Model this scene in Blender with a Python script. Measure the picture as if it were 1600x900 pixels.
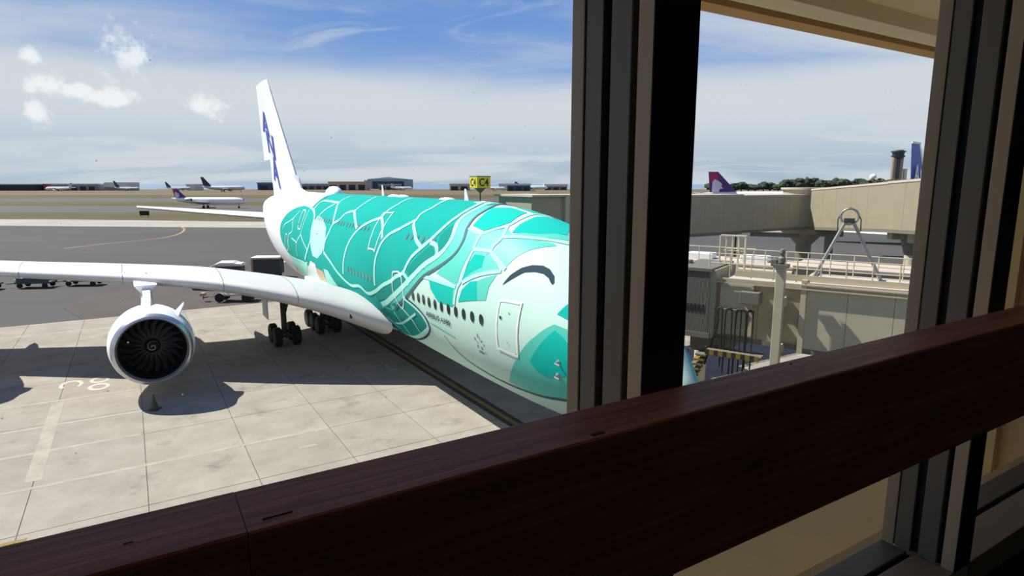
import bpy, bmesh, math, random
from mathutils import Vector, Matrix, noise as mnoise
from mathutils.geometry import delaunay_2d_cdt
PI = math.pi
random.seed(7)
scene = bpy.context.scene
C = scene.collection
for o in list(bpy.data.objects):
    bpy.data.objects.remove(o)

# ------------------------------------------------------------------ camera
CAM_Z = 11.71                       # eye height of the upper walkway above the apron
cam_d = bpy.data.cameras.new('camera'); cam = bpy.data.objects.new('camera', cam_d); C.objects.link(cam)
cam_d.sensor_width = 36.0
cam_d.lens = 36.0*960.0/1600.0
cam_d.clip_start = 0.02; cam_d.clip_end = 30000
cam.location = (0, 0, CAM_Z)
cam.rotation_euler = (PI/2-math.atan(163/960.0), 0, 0)
scene.camera = cam
scene.view_settings.view_transform = 'Standard'
scene.view_settings.look = 'None'
scene.view_settings.gamma = 1.0
scene.view_settings.use_curve_mapping = False
scene.view_settings.exposure = 0.2

def lin(c):
    return tuple(((v/255)/12.92 if v/255 <= .04045 else ((v/255+.055)/1.055)**2.4) for v in c)+(1.0,)

# ------------------------------------------------------------------ sky
world = bpy.data.worlds.new('world'); scene.world = world; world.use_nodes = True
SKY_LO, SKY_HI, SKY_ROT, SKY_LOC = .40, .60, 24, (2.27, .65, 0)
def build_sky():
    nt = world.node_tree; N = nt.nodes; L = nt.links; N.clear()
    out = N.new('ShaderNodeOutputWorld'); bg = N.new('ShaderNodeBackground'); L.new(bg.outputs[0], out.inputs[0])
    tc = N.new('ShaderNodeTexCoord'); D = tc.outputs['Generated']
    sep = N.new('ShaderNodeSeparateXYZ'); L.new(D, sep.inputs[0])
    def m(op, a, b=None, c=None, clamp=False):
        n = N.new('ShaderNodeMath'); n.operation = op; n.use_clamp = clamp
        for i, v in enumerate((a, b, c)):
            if v is None: continue
            if isinstance(v, (int, float)): n.inputs[i].default_value = v
            else: L.new(v, n.inputs[i])
        return n.outputs[0]
    def step(v, lo, hi):
        n = N.new('ShaderNodeMapRange'); n.interpolation_type = 'SMOOTHSTEP'
        L.new(v, n.inputs[0]); n.inputs[1].default_value = lo; n.inputs[2].default_value = hi
        return n.outputs[0]
    def mix(f, a, b):
        n = N.new('ShaderNodeMix'); n.data_type = 'RGBA'
        if isinstance(f, (int, float)): n.inputs[0].default_value = f
        else: L.new(f, n.inputs[0])
        for i, v in ((6, a), (7, b)):
            if isinstance(v, tuple): n.inputs[i].default_value = v
            else: L.new(v, n.inputs[i])
        return n.outputs[2]
    el = m('MAXIMUM', sep.outputs[2], 0.0)
    # clear sky: pale at the horizon, blue higher up, deep blue at the zenith
    r = N.new('ShaderNodeValToRGB'); L.new(el, r.inputs[0]); cr = r.color_ramp
    cr.elements[0].position = 0; cr.elements[0].color = lin((164, 182, 199))
    cr.elements[1].position = 1; cr.elements[1].color = lin((44, 78, 148))
    for p, c in ((.09, (168, 186, 208)), (.17, (126, 160, 211)), (.26, (104, 144, 206)), (.45, (64, 104, 172))):
        e = cr.elements.new(p); e.color = lin(c)
    # a flat cloud layer seen in perspective: streaky cirrus
    den = m('ADD', el, 0.16)
    cx = m('DIVIDE', sep.outputs[0], den); cy = m('DIVIDE', sep.outputs[1], den)
    cv = N.new('ShaderNodeCombineXYZ'); L.new(cx, cv.inputs[0]); L.new(cy, cv.inputs[1])
    mp = N.new('ShaderNodeMapping'); L.new(cv.outputs[0], mp.inputs[0])
    mp.inputs['Rotation'].default_value = (0, 0, math.radians(SKY_ROT)); mp.inputs['Scale'].default_value = (.6, 1.2, 1); mp.inputs['Location'].default_value = SKY_LOC
    n1 = N.new('ShaderNodeTexNoise'); L.new(mp.outputs[0], n1.inputs['Vector']); n1.inputs['Scale'].default_value = .62; n1.inputs['Detail'].default_value = 7; n1.inputs['Roughness'].default_value = .52; n1.inputs['Distortion'].default_value = .5
    thin = step(n1.outputs[0], SKY_LO, SKY_HI)
    n4 = N.new('ShaderNodeTexNoise'); L.new(mp.outputs[0], n4.inputs['Vector']); n4.inputs['Scale'].default_value = 2.1; n4.inputs['Detail'].default_value = 8; n4.inputs['Roughness'].default_value = .55; n4.inputs['Distortion'].default_value = 1.6
    thin = m('MAXIMUM', thin, m('MULTIPLY', step(n4.outputs[0], .46, .72), .6))
    # low haze veil that thickens towards the horizon
    n2 = N.new('ShaderNodeTexNoise'); L.new(cv.outputs[0], n2.inputs['Vector']); n2.inputs['Scale'].default_value = .5; n2.inputs['Detail'].default_value = 5
    veil_h = m('ADD', el, m('MULTIPLY', m('SUBTRACT', n2.outputs[0], .5), .16))
    veil = m('SUBTRACT', 1.0, step(veil_h, .125, .2))
    veil = m('MULTIPLY', veil, step(el, .0, .12))
    cov = m('MAXIMUM', m('MULTIPLY', thin, .85), m('MULTIPLY', veil, .95))
    cov = m('MULTIPLY', cov, m('SUBTRACT', 1.0, m('MULTIPLY', step(el, .28, .5), .8)))
    # cumulus puffs far out over the sea
    n3 = N.new('ShaderNodeTexNoise'); L.new(D, n3.inputs['Vector']); n3.inputs['Scale'].default_value = 26; n3.inputs['Detail'].default_value = 6; n3.inputs['Roughness'].default_value = .6
    puff = None
    for (dx, dy, dz, rad, flat) in CUMULUS:
        q = N.new('ShaderNodeVectorMath'); q.operation = 'SUBTRACT'; L.new(D, q.inputs[0]); q.inputs[1].default_value = (dx, dy, dz)
        q2 = N.new('ShaderNodeVectorMath'); q2.operation = 'MULTIPLY'; L.new(q.outputs[0], q2.inputs[0]); q2.inputs[1].default_value = (1, 1, flat)
        q3 = N.new('ShaderNodeVectorMath'); q3.operation = 'LENGTH'; L.new(q2.outputs[0], q3.inputs[0])
        f = m('ADD', m('SUBTRACT', 1.0, m('DIVIDE', q3.outputs['Value'], rad)), m('MULTIPLY', m('SUBTRACT', n3.outputs[0], .5), 2.6))
        f = step(f, .25, .8)
        puff = f if puff is None else m('MAXIMUM', puff, f)
    col = mix(cov, r.outputs[0], lin((207, 212, 218)))
    col = mix(m('MULTIPLY', puff, .8), col, lin((240, 241, 244)))
    L.new(col, bg.inputs[0]); bg.inputs[1].default_value = 1.0
CUMULUS = [(-.505, .847, .165, .050, 1.1), (-.525, .842, .110, .052, 2.6), (-.597, .797, .088, .034, 1.2), (-.429, .897, .108, .036, 1.5), (-.585, .801, .122, .034, 1.6), (-.594, .789, .154, .024, 1.4), (-.56, .821, .118, .03, 2.0)]
build_sky()

# ------------------------------------------------------------------ sun
sun_d = bpy.data.lights.new('sun', 'SUN'); sun = bpy.data.objects.new('sun', sun_d); C.objects.link(sun)
sun_d.energy = 7.0; sun_d.angle = math.radians(.53); sun_d.color = (1.0, .955, .88)
sun.rotation_euler = Vector((.783, -.316, -1.0)).to_track_quat('-Z', 'Y').to_euler()
sun.location = (-40, 16, 60)

# ------------------------------------------------------------------ materials
MATS = {}
def mat(name, col, rough=.5, metal=0.0, var=0.0, vscale=3.0, bump=0.0, bscale=40.0, spec=.5, stretch=(1, 1, 1), var2=None, coat=0.0, alpha=1.0):
    if name in MATS: return MATS[name]
    M = bpy.data.materials.new(name); M.use_nodes = True; nt = M.node_tree; N = nt.nodes; L = nt.links
    b = N['Principled BSDF']; c = lin(col)
    b.inputs['Base Color'].default_value = c; b.inputs['Roughness'].default_value = rough; b.inputs['Metallic'].default_value = metal
    b.inputs['Specular IOR Level'].default_value = spec; b.inputs['Coat Weight'].default_value = coat; b.inputs['Coat Roughness'].default_value = .08
    M.diffuse_color = c
    if var or bump:
        tc = N.new('ShaderNodeTexCoord'); mp = N.new('ShaderNodeMapping'); L.new(tc.outputs['Object'], mp.inputs[0]); mp.inputs['Scale'].default_value = stretch
    if var:
        n = N.new('ShaderNodeTexNoise'); L.new(mp.outputs[0], n.inputs['Vector']); n.inputs['Scale'].default_value = vscale; n.inputs['Detail'].default_value = 6; n.inputs['Roughness'].default_value = .62
        r = N.new('ShaderNodeValToRGB'); L.new(n.outputs[0], r.inputs[0])
        a = tuple(max(0, v*(1-var)) for v in c[:3])+(1,); d = var2 and lin(var2) or tuple(min(1, v*(1+var)) for v in c[:3])+(1,)
        r.color_ramp.elements[0].position = .3; r.color_ramp.elements[0].color = a
        r.color_ramp.elements[1].position = .7; r.color_ramp.elements[1].color = d
        L.new(r.outputs[0], b.inputs['Base Color'])
    if bump:
        n = N.new('ShaderNodeTexNoise'); L.new(mp.outputs[0], n.inputs['Vector']); n.inputs['Scale'].default_value = bscale; n.inputs['Detail'].default_value = 5
        u = N.new('ShaderNodeBump'); u.inputs['Strength'].default_value = bump; L.new(n.outputs[0], u.inputs['Height']); L.new(u.outputs[0], b.inputs['Normal'])
    MATS[name] = M
    return M

# ------------------------------------------------------------------ helpers
class Frame:
    def __init__(s, ang, ox, oy): s.a = ang; s.o = Vector((ox, oy, 0)); s.M = Matrix.Translation(s.o) @ Matrix.Rotation(ang, 4, 'Z')
FW = Frame(0, 0, 0)
T_AC = math.radians(121.69)
FA = Frame(T_AC, 5.98, 19.43)        # airliner: x aft of the nose, y to starboard, z up
FI = Frame(math.radians(31.324), 0, 0)   # walkway: x along the window wall, y outwards, z up
ORG = {}; FRM = {}
def tag(o, label=None, cat=None, group=None, kind=None):
    if label: o['label'] = label
    if cat: o['category'] = cat
    if group: o['group'] = group
    if kind: o['kind'] = kind
    return o
def thing(name, label=None, cat=None, org=(0, 0, 0), frame=FW, group=None, kind=None):
    o = bpy.data.objects.new(name, None); C.objects.link(o); o.empty_display_size = .2
    o.location = frame.M @ Vector(org); o.rotation_euler = (0, 0, frame.a)
    ORG[o] = Vector(org); FRM[o] = frame
    return tag(o, label, cat, group, kind)
class MB:
    def __init__(s): s.v = []; s.f = []
    def add(s, vs, fs):
        k = len(s.v); s.v += [Vector(p) for p in vs]; s.f += [tuple(i+k for i in f) for f in fs]; return s
    def box(s, x0, x1, y0, y1, z0, z1):
        return s.add([(x0, y0, z0), (x1, y0, z0), (x1, y1, z0), (x0, y1, z0), (x0, y0, z1), (x1, y0, z1), (x1, y1, z1), (x0, y1, z1)],
                     [(0, 3, 2, 1), (4, 5, 6, 7), (0, 1, 5, 4), (1, 2, 6, 5), (2, 3, 7, 6), (3, 0, 4, 7)])
    def beam(s, p0, p1, w, h, up=(0, 0, 1)):
        p0 = Vector(p0); p1 = Vector(p1); d = (p1-p0).normalized(); u = Vector(up)
        x = d.cross(u)
        if x.length < 1e-4: x = d.cross(Vector((1, 0, 0)))
        x.normalize(); u = x.cross(d); a = x*w/2; b = u*h/2
        vs = [p0-a-b, p0+a-b, p0+a+b, p0-a+b, p1-a-b, p1+a-b, p1+a+b, p1-a+b]
        return s.add(vs, [(0, 1, 2, 3), (7, 6, 5, 4), (0, 4, 5, 1), (1, 5, 6, 2), (2, 6, 7, 3), (3, 7, 4, 0)])
    def tube(s, pts, r, seg=8, caps=True):
        pts = [Vector(p) for p in pts]; n = len(pts); rs = r if isinstance(r, (list, tuple)) else [r]*n
        k = len(s.v); t0 = (pts[1]-pts[0]).normalized(); x = t0.orthogonal().normalized()
        for i, p in enumerate(pts):
            t = (pts[min(i+1, n-1)]-pts[max(i-1, 0)]).normalized(); x = (x-t*x.dot(t)).normalized(); y = t.cross(x)
            for j in range(seg):
                a = 2*PI*j/seg; s.v.append(p+(x*math.cos(a)+y*math.sin(a))*rs[i])
        for i in range(n-1):
            for j in range(seg):
                j2 = (j+1) % seg; s.f.append((k+i*seg+j, k+i*seg+j2, k+(i+1)*seg+j2, k+(i+1)*seg+j))
        if caps: s.f.append(tuple(k+j for j in range(seg))[::-1]); s.f.append(tuple(k+(n-1)*seg+j for j in range(seg)))
        return s
    def loft(s, rings, close=True, cap=True):
        k = len(s.v); m = len(rings[0])
        for r in rings: s.v += [Vector(p) for p in r]
        for i in range(len(rings)-1):
            for j in range(m if close else m-1):
                j2 = (j+1) % m; s.f.append((k+i*m+j, k+i*m+j2, k+(i+1)*m+j2, k+(i+1)*m+j))
        if cap: s.f.append(tuple(k+j for j in range(m))[::-1]); s.f.append(tuple(k+(len(rings)-1)*m+j for j in range(m)))
        return s
    def lathe(s, prof, o, ax=(1, 0, 0), seg=24, cap=False):
        o = Vector(o); ax = Vector(ax).normalized(); x = ax.orthogonal().normalized(); y = ax.cross(x)
        return s.loft([[o+ax*t+(x*math.cos(2*PI*j/seg)+y*math.sin(2*PI*j/seg))*r for j in range(seg)] for t, r in prof], True, cap)
    def prism(s, poly, z0, z1):
        n = len(poly); k = len(s.v)
        s.v += [Vector((p[0], p[1], z0)) for p in poly]+[Vector((p[0], p[1], z1)) for p in poly]
        s.f.append(tuple(range(k+n-1, k-1, -1))); s.f.append(tuple(range(k+n, k+2*n)))
        for i in range(n): j = (i+1) % n; s.f.append((k+i, k+j, k+n+j, k+n+i))
        return s
    def build(s, name, m, parent=None, frame=FW, org=None, smooth=False, bevel=0.0, sharp=40):
        if parent is not None: o0 = ORG[parent]
        else: o0 = Vector(org) if org is not None else Vector((0, 0, 0))
        me = bpy.data.meshes.new(name); me.from_pydata([p-o0 for p in s.v], [], s.f)
        bm = bmesh.new(); bm.from_mesh(me); bmesh.ops.recalc_face_normals(bm, faces=bm.faces); bm.to_mesh(me); bm.free()
        me.materials.append(m)
        if smooth:
            for p in me.polygons: p.use_smooth = True
            try: me.set_sharp_from_angle(angle=math.radians(sharp))
            except Exception: pass
        o = bpy.data.objects.new(name, me); C.objects.link(o)
        if parent is not None: o.parent = parent; ORG[o] = o0; FRM[o] = FRM.get(parent, FW)
        else: o.location = frame.M @ o0; o.rotation_euler = (0, 0, frame.a); ORG[o] = o0; FRM[o] = frame
        if bevel:
            b = o.modifiers.new('bevel', 'BEVEL'); b.width = bevel; b.segments = 2; b.limit_method = 'ANGLE'
        return o
def inst(src, parent=None, offset=(0, 0, 0), name=None):
    o = src.copy(); C.objects.link(o)
    if parent is not None: o.parent = parent
    o.location = Vector(src.location)+Vector(offset)
    return o
def bez(pts, n=8):
    """Catmull-Rom through points (any dimension)."""
    P = [Vector(p) for p in pts]
    if len(P) < 3: return [P[0].lerp(P[-1], i/n) for i in range(n+1)]
    out = []
    for i in range(len(P)-1):
        a = P[max(i-1, 0)]; b = P[i]; c = P[i+1]; d = P[min(i+2, len(P)-1)]
        for k in range(n):
            t = k/n; out.append(.5*((2*b)+(c-a)*t+(2*a-5*b+4*c-d)*t*t+(3*b-a-3*c+d)*t**3))
    out.append(P[-1]); return out

# airliner fuselage stations: x, crown z, keel z, half width, z of the widest line
ST = [(0, 4.5, 4.4, 0.05, 4.45), (0.25, 5.05, 3.9, 0.6, 4.5), (0.6, 5.4, 3.55, 0.98, 4.6), (1.2, 5.95, 3.15, 1.45, 4.75), (2, 6.68, 2.8, 1.93, 5), (3, 7.55, 2.52, 2.38, 5.35), (4.2, 8.45, 2.35, 2.78, 5.7), (5.5, 9.17, 2.26, 3.07, 5.95), (7, 9.75, 2.2, 3.3, 6.15), (9, 10.27, 2.17, 3.48, 6.35), (11.5, 10.62, 2.15, 3.56, 6.45), (14.5, 10.8, 2.15, 3.57, 6.5), (20, 10.85, 2.2, 3.57, 6.5), (46, 10.88, 2.5, 3.57, 6.6), (50, 10.9, 2.75, 3.53, 6.8), (54, 10.88, 3.6, 3.32, 7.1), (58, 10.8, 4.8, 2.9, 7.6), (62, 10.6, 6.05, 2.3, 8.1), (66, 10.25, 7.35, 1.6, 8.7), (69, 9.8, 8.3, 0.95, 9), (70.4, 9.35, 8.8, 0.35, 9.1)]
LIV_LINES={'scute':[[(17.66,1.536),(17.04,1.172),(17.42,0.986),(17.31,0.862),(17.2,0.785),(16.36,0.662),(15.82,0.582),(14.95,0.509)],
 [(17.31,0.862),(18.58,0.696),(19.66,0.586),(20.3,0.451),(20.56,0.302),(20.72,0.151),(20.8,-0.147)],
 [(22.38,1.465),(22.11,1.158),(22.36,0.976),(22.34,0.824)],
 [(22.34,0.824),(21.25,0.68),(20.46,0.503)],
 [(22.34,0.824),(23.51,0.739),(24.55,0.641),(25.31,0.524),(26.03,0.347),(26.46,0.18),(26.8,0.016),(27.11,-0.176)],
 [(28.21,1.388),(27.84,1.138),(27.98,0.896)],
 [(28.24,0.893),(27.01,0.754),(25.46,0.576)],
 [(28.12,0.879),(29.35,0.818),(29.98,0.659),(30.83,0.572),(31.08,0.403),(31.54,0.24),(31.68,0.086)],
 [(33.51,1.334),(33.34,1.045),(31.97,0.813),(30.97,0.594)],
 [(33.49,1.043),(37.84,1.06),(38.18,0.87),(37.87,0.754)],
 [(33.87,0.997),(34.82,0.841),(35.39,0.694)],
 [(39.53,1.332),(39.15,0.999),(39.1,0.859)],
 [(31.67,0.065),(30.07,-0.047),(28.25,-0.211),(26.07,-0.322),(24.02,-0.268),(22.64,-0.328),(20.95,-0.234),(19.5,-0.103),(18.11,0),(17.44,0.069),(16.41,0.154),(15.99,0.274),(15.63,0.37),(14.94,0.484)],
 [(14.11,0.589),(13.37,0.569),(12.99,0.486),(13.07,0.444)],
 [(16.41,0.154),(15.76,0.096),(15.66,0.023)]],
'inner':[[(14.94,0.484),(14.28,0.61),(13.83,0.75),(13.51,0.928),(13.36,1.054),(13.37,1.324),(14.16,1.665),(13.61,1.688)]],
'tailpatch':[[(36.38,0.623),(38.14,0.784),(41.6,0.869),(44.29,0.763),(46.15,0.57),(47.1,0.325),(46.84,0.13),(45.86,-0.074),(43.8,-0.285),(41.72,-0.314),(38.44,-0.301)],
 [(36.38,0.623),(35.86,0.371),(35.82,0.134),(37.89,-0.232)]],
'tailthin':[[(41.94,0.721),(43.05,0.504),(45.29,0.356),(45.91,0.233)],
 [(39.27,0.77),(38.87,0.505),(38.98,0.244),(40.11,0.074),(40.54,-0.224)],
 [(42.04,0.113),(40.11,0.061)],
 [(38.98,0.244),(37.44,0.078),(36.63,0)],
 [(43.02,0.534),(42.1,0.268),(43.32,0.141),(43.18,-0.154)]],
'white2':[[(12.84,1.715),(13.32,1.603),(12.84,1.312),(12.86,1.115),(12.88,0.995),(12.75,0.901),(12.31,0.729),(12.37,0.58),(12.84,0.46),(14.03,0.306),(16.18,0.006),(19.03,-0.297),(20.48,-0.407)]],
'gray':[[(12.84,1.719),(12.06,1.332),(11.91,1.084),(11.65,0.902),(11.22,0.736),(11.24,0.574),(11.76,0.44),(12.71,0.307),(13.82,0.187),(15.03,0.006),(16.14,-0.141),(18.21,-0.371)]],
'head':[[(11.51,0.898),(10.3,0.879),(9.72,0.996),(9.24,1.121),(9.22,1.286),(9.41,1.489),(9.5,1.57)],
 [(8.87,0.932),(7.55,1.105),(6.74,1.237),(6.12,1.362),(5.7,1.5),(5.5,1.57)],
 [(10.3,0.879),(10.17,0.762),(10.08,0.671)],
 [(9.24,1.121),(8.82,0.926),(8.8,0.724),(7.44,0.617)],
 [(10.08,0.671),(8.8,0.724)],
 [(10.03,0.657),(10.08,0.329),(10.33,0.197),(10.49,0.012)],
 [(9.99,0.275),(9.35,0.37),(8.67,0.454),(7.61,0.575)],
 [(13.82,0.187),(12.38,0.196),(10.46,0.208)]],
'mint':[[(13.52,-0.313),(12.87,-0.32),(10.98,-0.346)]],
'mouth':[[(12.14,-0.423),(11.42,-0.58),(10.24,-0.699),(8.48,-0.759),(6.62,-0.73),(5.19,-0.677),(3.81,-0.567),(2.5,-0.5),(1.3,-0.42),(0.6,-0.25)]],
'fair_line':[[(18.68,-0.441),(18.1,-0.651),(18.39,-0.917)],
 [(17.04,-0.301),(15.97,-0.427),(15.61,-0.63)],
 [(20.6,-0.62),(19.6,-0.8)],
 [(19.6,-0.68),(17.98,-0.577),(15.13,-0.301)]],
'fair_out':[[(16.14,-0.141),(14.81,-0.199),(13.91,-0.29),(13.75,-0.416),(14.56,-0.563),(16.3,-0.747),(18.5,-0.93),(21,-1.05)]],
'door_m1':[[(7.1,0.265),(6.98,0.289),(6.06,0.351),(5.91,0.341),(5.95,-0.189),(6.13,-0.226),(7.09,-0.235),(7.19,-0.208),(7.1,0.265)]],
'door_u1':[[(22.65,0.913),(21.49,0.931),(21.21,0.908),(21.03,0.354),(21.29,0.33),(22.09,0.331),(22.19,0.347),(22.65,0.913)]],
'door_m2':[[(17.84,0.121),(16.74,0.129),(16.38,-0.126),(16.99,-0.316),(17.87,-0.14),(17.84,0.121)]],
'door_u3':[[(41.05,0.749),(40.38,0.375),(40,0.342),(39.42,0.364),(39.9,0.697),(41.05,0.749)]],
'door_m4':[[(44.38,0.149),(44.78,-0.078),(44.48,-0.215),(43.5,-0.091),(43.85,0.145),(44.38,0.149)]]}
LIV_FILLS={'aqua':[[(11.46,0.864),(10.29,0.84),(10.15,0.675),(10.37,0.227),(12.5,0.271),(11.16,0.55),(11.1,0.737)],
 [(10.23,0.864),(9.23,1.058),(8.84,0.924),(8.85,0.738),(10.1,0.677)],
 [(8.69,0.913),(6.44,1.228),(6.24,1.219),(6.97,0.963),(7.29,0.802),(7.48,0.645),(8.68,0.73)],
 [(9.21,1.095),(8.51,1.032),(6.62,1.491),(6.26,1.407),(7.27,1.163),(8.89,0.941)],
 [(9.03,0.647),(8.73,0.704),(7.68,0.576),(8.77,0.455),(9.37,0.38),(8.87,0.515)],
 [(10.03,0.657),(9.82,0.614),(9.03,0.647),(8.78,0.717)],
 [(8.88,0.359),(7.76,0.521),(7.98,0.361),(8.01,0.206),(8.6,0.163)],
 [(10.03,0.301),(9.47,0.425),(8.87,0.515),(8.77,0.455),(9.45,0.368)],
 [(10.67,0.185),(10.67,-0.017),(10.52,0.01),(10.33,0.194)]],
'teal':[[(11.94,1.377),(11.23,1.525),(9.83,1.525),(9.36,1.185),(9.7,1.036),(10.29,0.923),(11.38,0.943),(11.51,1.089)],
 [(9.82,0.614),(9.03,0.647),(8.87,0.515),(9.47,0.425),(10.03,0.301)],
 [(9.89,0.205),(9.36,0.323),(8.88,0.359),(8.6,0.163),(10.12,0.061)],
 [(13.17,0.174),(10.67,0.185),(10.67,-0.017),(12.14,-0.025),(12.92,0.082)]],
'crown':[[(8.59,1.048),(8.78,1.201),(8.89,1.388),(9.05,1.604),(9.01,1.695),(7.81,1.758),(6.67,1.503),(7.48,1.217)]],
'deep':[[(12.98,0.902),(13.53,0.703),(13.21,0.583),(12.82,0.496),(12.34,0.669)],
 [(13.82,0.572),(15.36,0.315),(15.93,0.191),(15.55,0.156),(13.13,0.442)],
 [(13.04,1.445),(13.16,1.165),(13.42,0.967),(12.78,1.024),(12.84,1.286)],
 [(17.44,0.061),(16.03,0.119),(16.18,0.006),(19.02,-0.261),(20.89,-0.376),(21.34,-0.287),(19.3,-0.105)],
 [(39.04,1.293),(38.09,1.082),(38.35,0.887),(38.29,0.799),(39.27,0.876),(39.26,1.044)]],
'fair':[[(16.17,-0.158),(14.9,-0.203),(14.01,-0.298),(13.94,-0.426),(14.72,-0.563),(16.26,-0.721),(18.5,-0.9),(21.2,-1.02),(22.5,-0.9),(21.5,-0.55),(19,-0.35)]],
'eye':[[(7.25,0.44),(7.03,0.588),(6.7,0.721),(6.32,0.819),(5.89,0.889),(5.54,0.903),(5.2,0.867),(5.02,0.799),(5.05,0.762),(5.14,0.771),(5.34,0.802),(5.65,0.807),(6.02,0.768),(6.46,0.692),(6.76,0.589)]],
'chin':[[(7.41,-0.693),(4.96,0.094),(4.25,0.362),(3.68,0.412),(2.2,0.6),(1,0.8),(0.4,0.9),(0.3,-0.3),(1.2,-0.42),(2.5,-0.5),(3.74,-0.56),(5.08,-0.65),(6.03,-0.69)]],
'chin2':[[(5.31,-0.227),(4.8,-0.019),(4.13,0.306),(3.76,0.279),(3.53,0.239),(2.4,0.12),(1.9,-0.03),(2.4,-0.15),(3.48,-0.177),(4.4,-0.322),(5.01,-0.302)]],
'cheek':[[(4.28,0.498),(4.13,0.67),(3.9,0.85),(3.3,0.95),(3,0.8),(3.82,0.528)]],
'baby':[[(35.62,0.676),(33.96,0.629),(32.13,0.479),(31.38,0.243),(32.21,0.031),(33.64,-0.094),(34.94,-0.08),(35.62,0.138),(36.04,0.368),(36.38,0.568)]],
'flip':[[(43.06,-0.33),(40.3,-0.36),(37.2,-0.25),(39.5,-0.6),(43,-0.78),(45,-0.75)],
 [(32.3,-0.245),(31.22,-0.236),(29.75,-0.512),(33.45,-0.729)]],
'tan':[[(44,-0.6),(43,-0.62),(43.5,-0.8),(45,-0.8)],
 [(34.7,-0.3),(32.75,-0.307),(33.1,-0.634),(35.5,-0.75)]],
'whitew':[[(36,-0.2),(34.6,-0.22),(35.6,-0.75),(41,-0.78)]],
'shell':[[(13,1.571),(12.31,1.332),(12.16,1.084),(11.9,0.902),(11.47,0.736),(11.49,0.574),(12.01,0.44),(12.96,0.307),(14.07,0.187),(15.28,0.006),(16.39,-0.141),(18.46,-0.371),(21.5,-0.6),(22,-0.8),(28,-0.85),(33,-0.7),(36,-0.35),(40.3,-0.33),(41.72,-0.314),(43.8,-0.285),(45.86,-0.074),(46.84,0.13),(47.1,0.325),(46.15,0.57),(44.29,0.763),(41.6,0.869),(39.1,0.859),(39.15,0.999),(39.53,1.332),(39.6,1.571)]],
'band':[[(12.6,1.571),(12.06,1.332),(11.91,1.084),(11.65,0.902),(11.22,0.736),(11.24,0.574),(11.76,0.44),(12.71,0.307),(13.82,0.187),(15.03,0.006),(16.14,-0.141),(18.21,-0.371),(18.9,-0.43),(20.6,-0.46),(20.48,-0.407),(19.03,-0.297),(16.18,0.006),(14.03,0.306),(12.84,0.46),(12.37,0.58),(12.31,0.729),(12.75,0.901),(12.88,0.995),(12.86,1.115),(12.84,1.312),(13.4,1.571)]]}
def pchip_tab(col):
    xs = [r[0] for r in ST]; ys = [r[col] for r in ST]; h = [xs[i+1]-xs[i] for i in range(len(xs)-1)]; d = [(ys[i+1]-ys[i])/h[i] for i in range(len(h))]
    mm = [0.0]*len(xs); mm[0] = d[0]; mm[-1] = d[-1]
    for i in range(1, len(xs)-1):
        if d[i-1]*d[i] > 0:
            w1 = 2*h[i]+h[i-1]; w2 = h[i]+2*h[i-1]; mm[i] = (w1+w2)/(w1/d[i-1]+w2/d[i])
    return xs, ys, h, mm
TAB = [pchip_tab(k) for k in (1, 2, 3, 4)]
def sec(X):
    o = []
    for xs, ys, h, mm in TAB:
        i = 0
        while i < len(h)-1 and X > xs[i+1]: i += 1
        t = (X-xs[i])/h[i]
        o.append((2*t**3-3*t*t+1)*ys[i]+(t**3-2*t*t+t)*h[i]*mm[i]+(-2*t**3+3*t*t)*ys[i+1]+(t**3-t*t)*h[i]*mm[i+1])
    return o
def fus(X, th):
    zt, zb, w, zm = sec(X); s = math.sin(th)
    return Vector((X, w*math.cos(th), zm+((zt-zm) if s >= 0 else (zm-zb))*s))
def fus_n(X, th):
    e = .02; a = fus(X+e, th)-fus(max(X-e, 0), th); b = fus(X, th+e)-fus(X, th-e)
    return a.cross(b).normalized()*(-1 if a.cross(b).dot(Vector((0, math.cos(th), math.sin(th)))) < 0 else 1)
def fus_p(X, th, off): return fus(X, th)+fus_n(X, th)*off
RTH = 3.75

M_mint = mat('mint_white_paint', (192, 226, 212), .6, spec=.2)
M_white = mat('white_paint', (236, 238, 240), .42)
M_teal = mat('shell_teal_paint', (0, 158, 147), 5, spec=.25, var=.05, vscale=.4)
M_hteal = mat('bright_teal_paint', (4, 182, 168), 5, spec=.25)
M_deep = mat('deep_teal_paint', (8, 138, 126), 5, spec=.25)
M_aqua = mat('aqua_paint', (84, 196, 178), .5, spec=.25)
M_line = mat('pale_mint_line_paint', (166, 230, 215), 5, spec=.25)
M_grey = mat('slate_line_paint', (70, 106, 110), .7, spec=.2)
M_dslate = mat('dark_slate_paint', (48, 70, 80), .8, spec=.1)
M_pink = mat('pinkish_white_trim_paint', (244, 236, 236), .4)
M_tan = mat('tan_patch_paint', (222, 178, 148), .4)
M_glassd = mat('dark_cabin_glass', (48, 58, 58), .15)
M_blue = mat('navy_letter_paint', (44, 66, 158), .5)
M_wing = mat('light_grey_wing_paint', (200, 199, 197), .5, var=.04, vscale=.5)
M_lip = mat('inlet_bare_metal', (200, 200, 202), .3, metal=.75)
M_black = mat('black_rubber', (20, 20, 21), .8)
M_dark = mat('dark_engine_bore', (16, 16, 18), .55)
M_fan = mat('fan_titanium', (20, 21, 24), .55, metal=.2)
M_gear = mat('grey_gear_steel', (62, 64, 66), .5, metal=.3)
M_seam = mat('grey_seam', (120, 122, 126), .6)

AIR = thing('airliner', 'huge double-deck airliner in teal turtle-shell livery parked nose-in at the gate', 'airplane', (33.5, 0, 0), FA)

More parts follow.
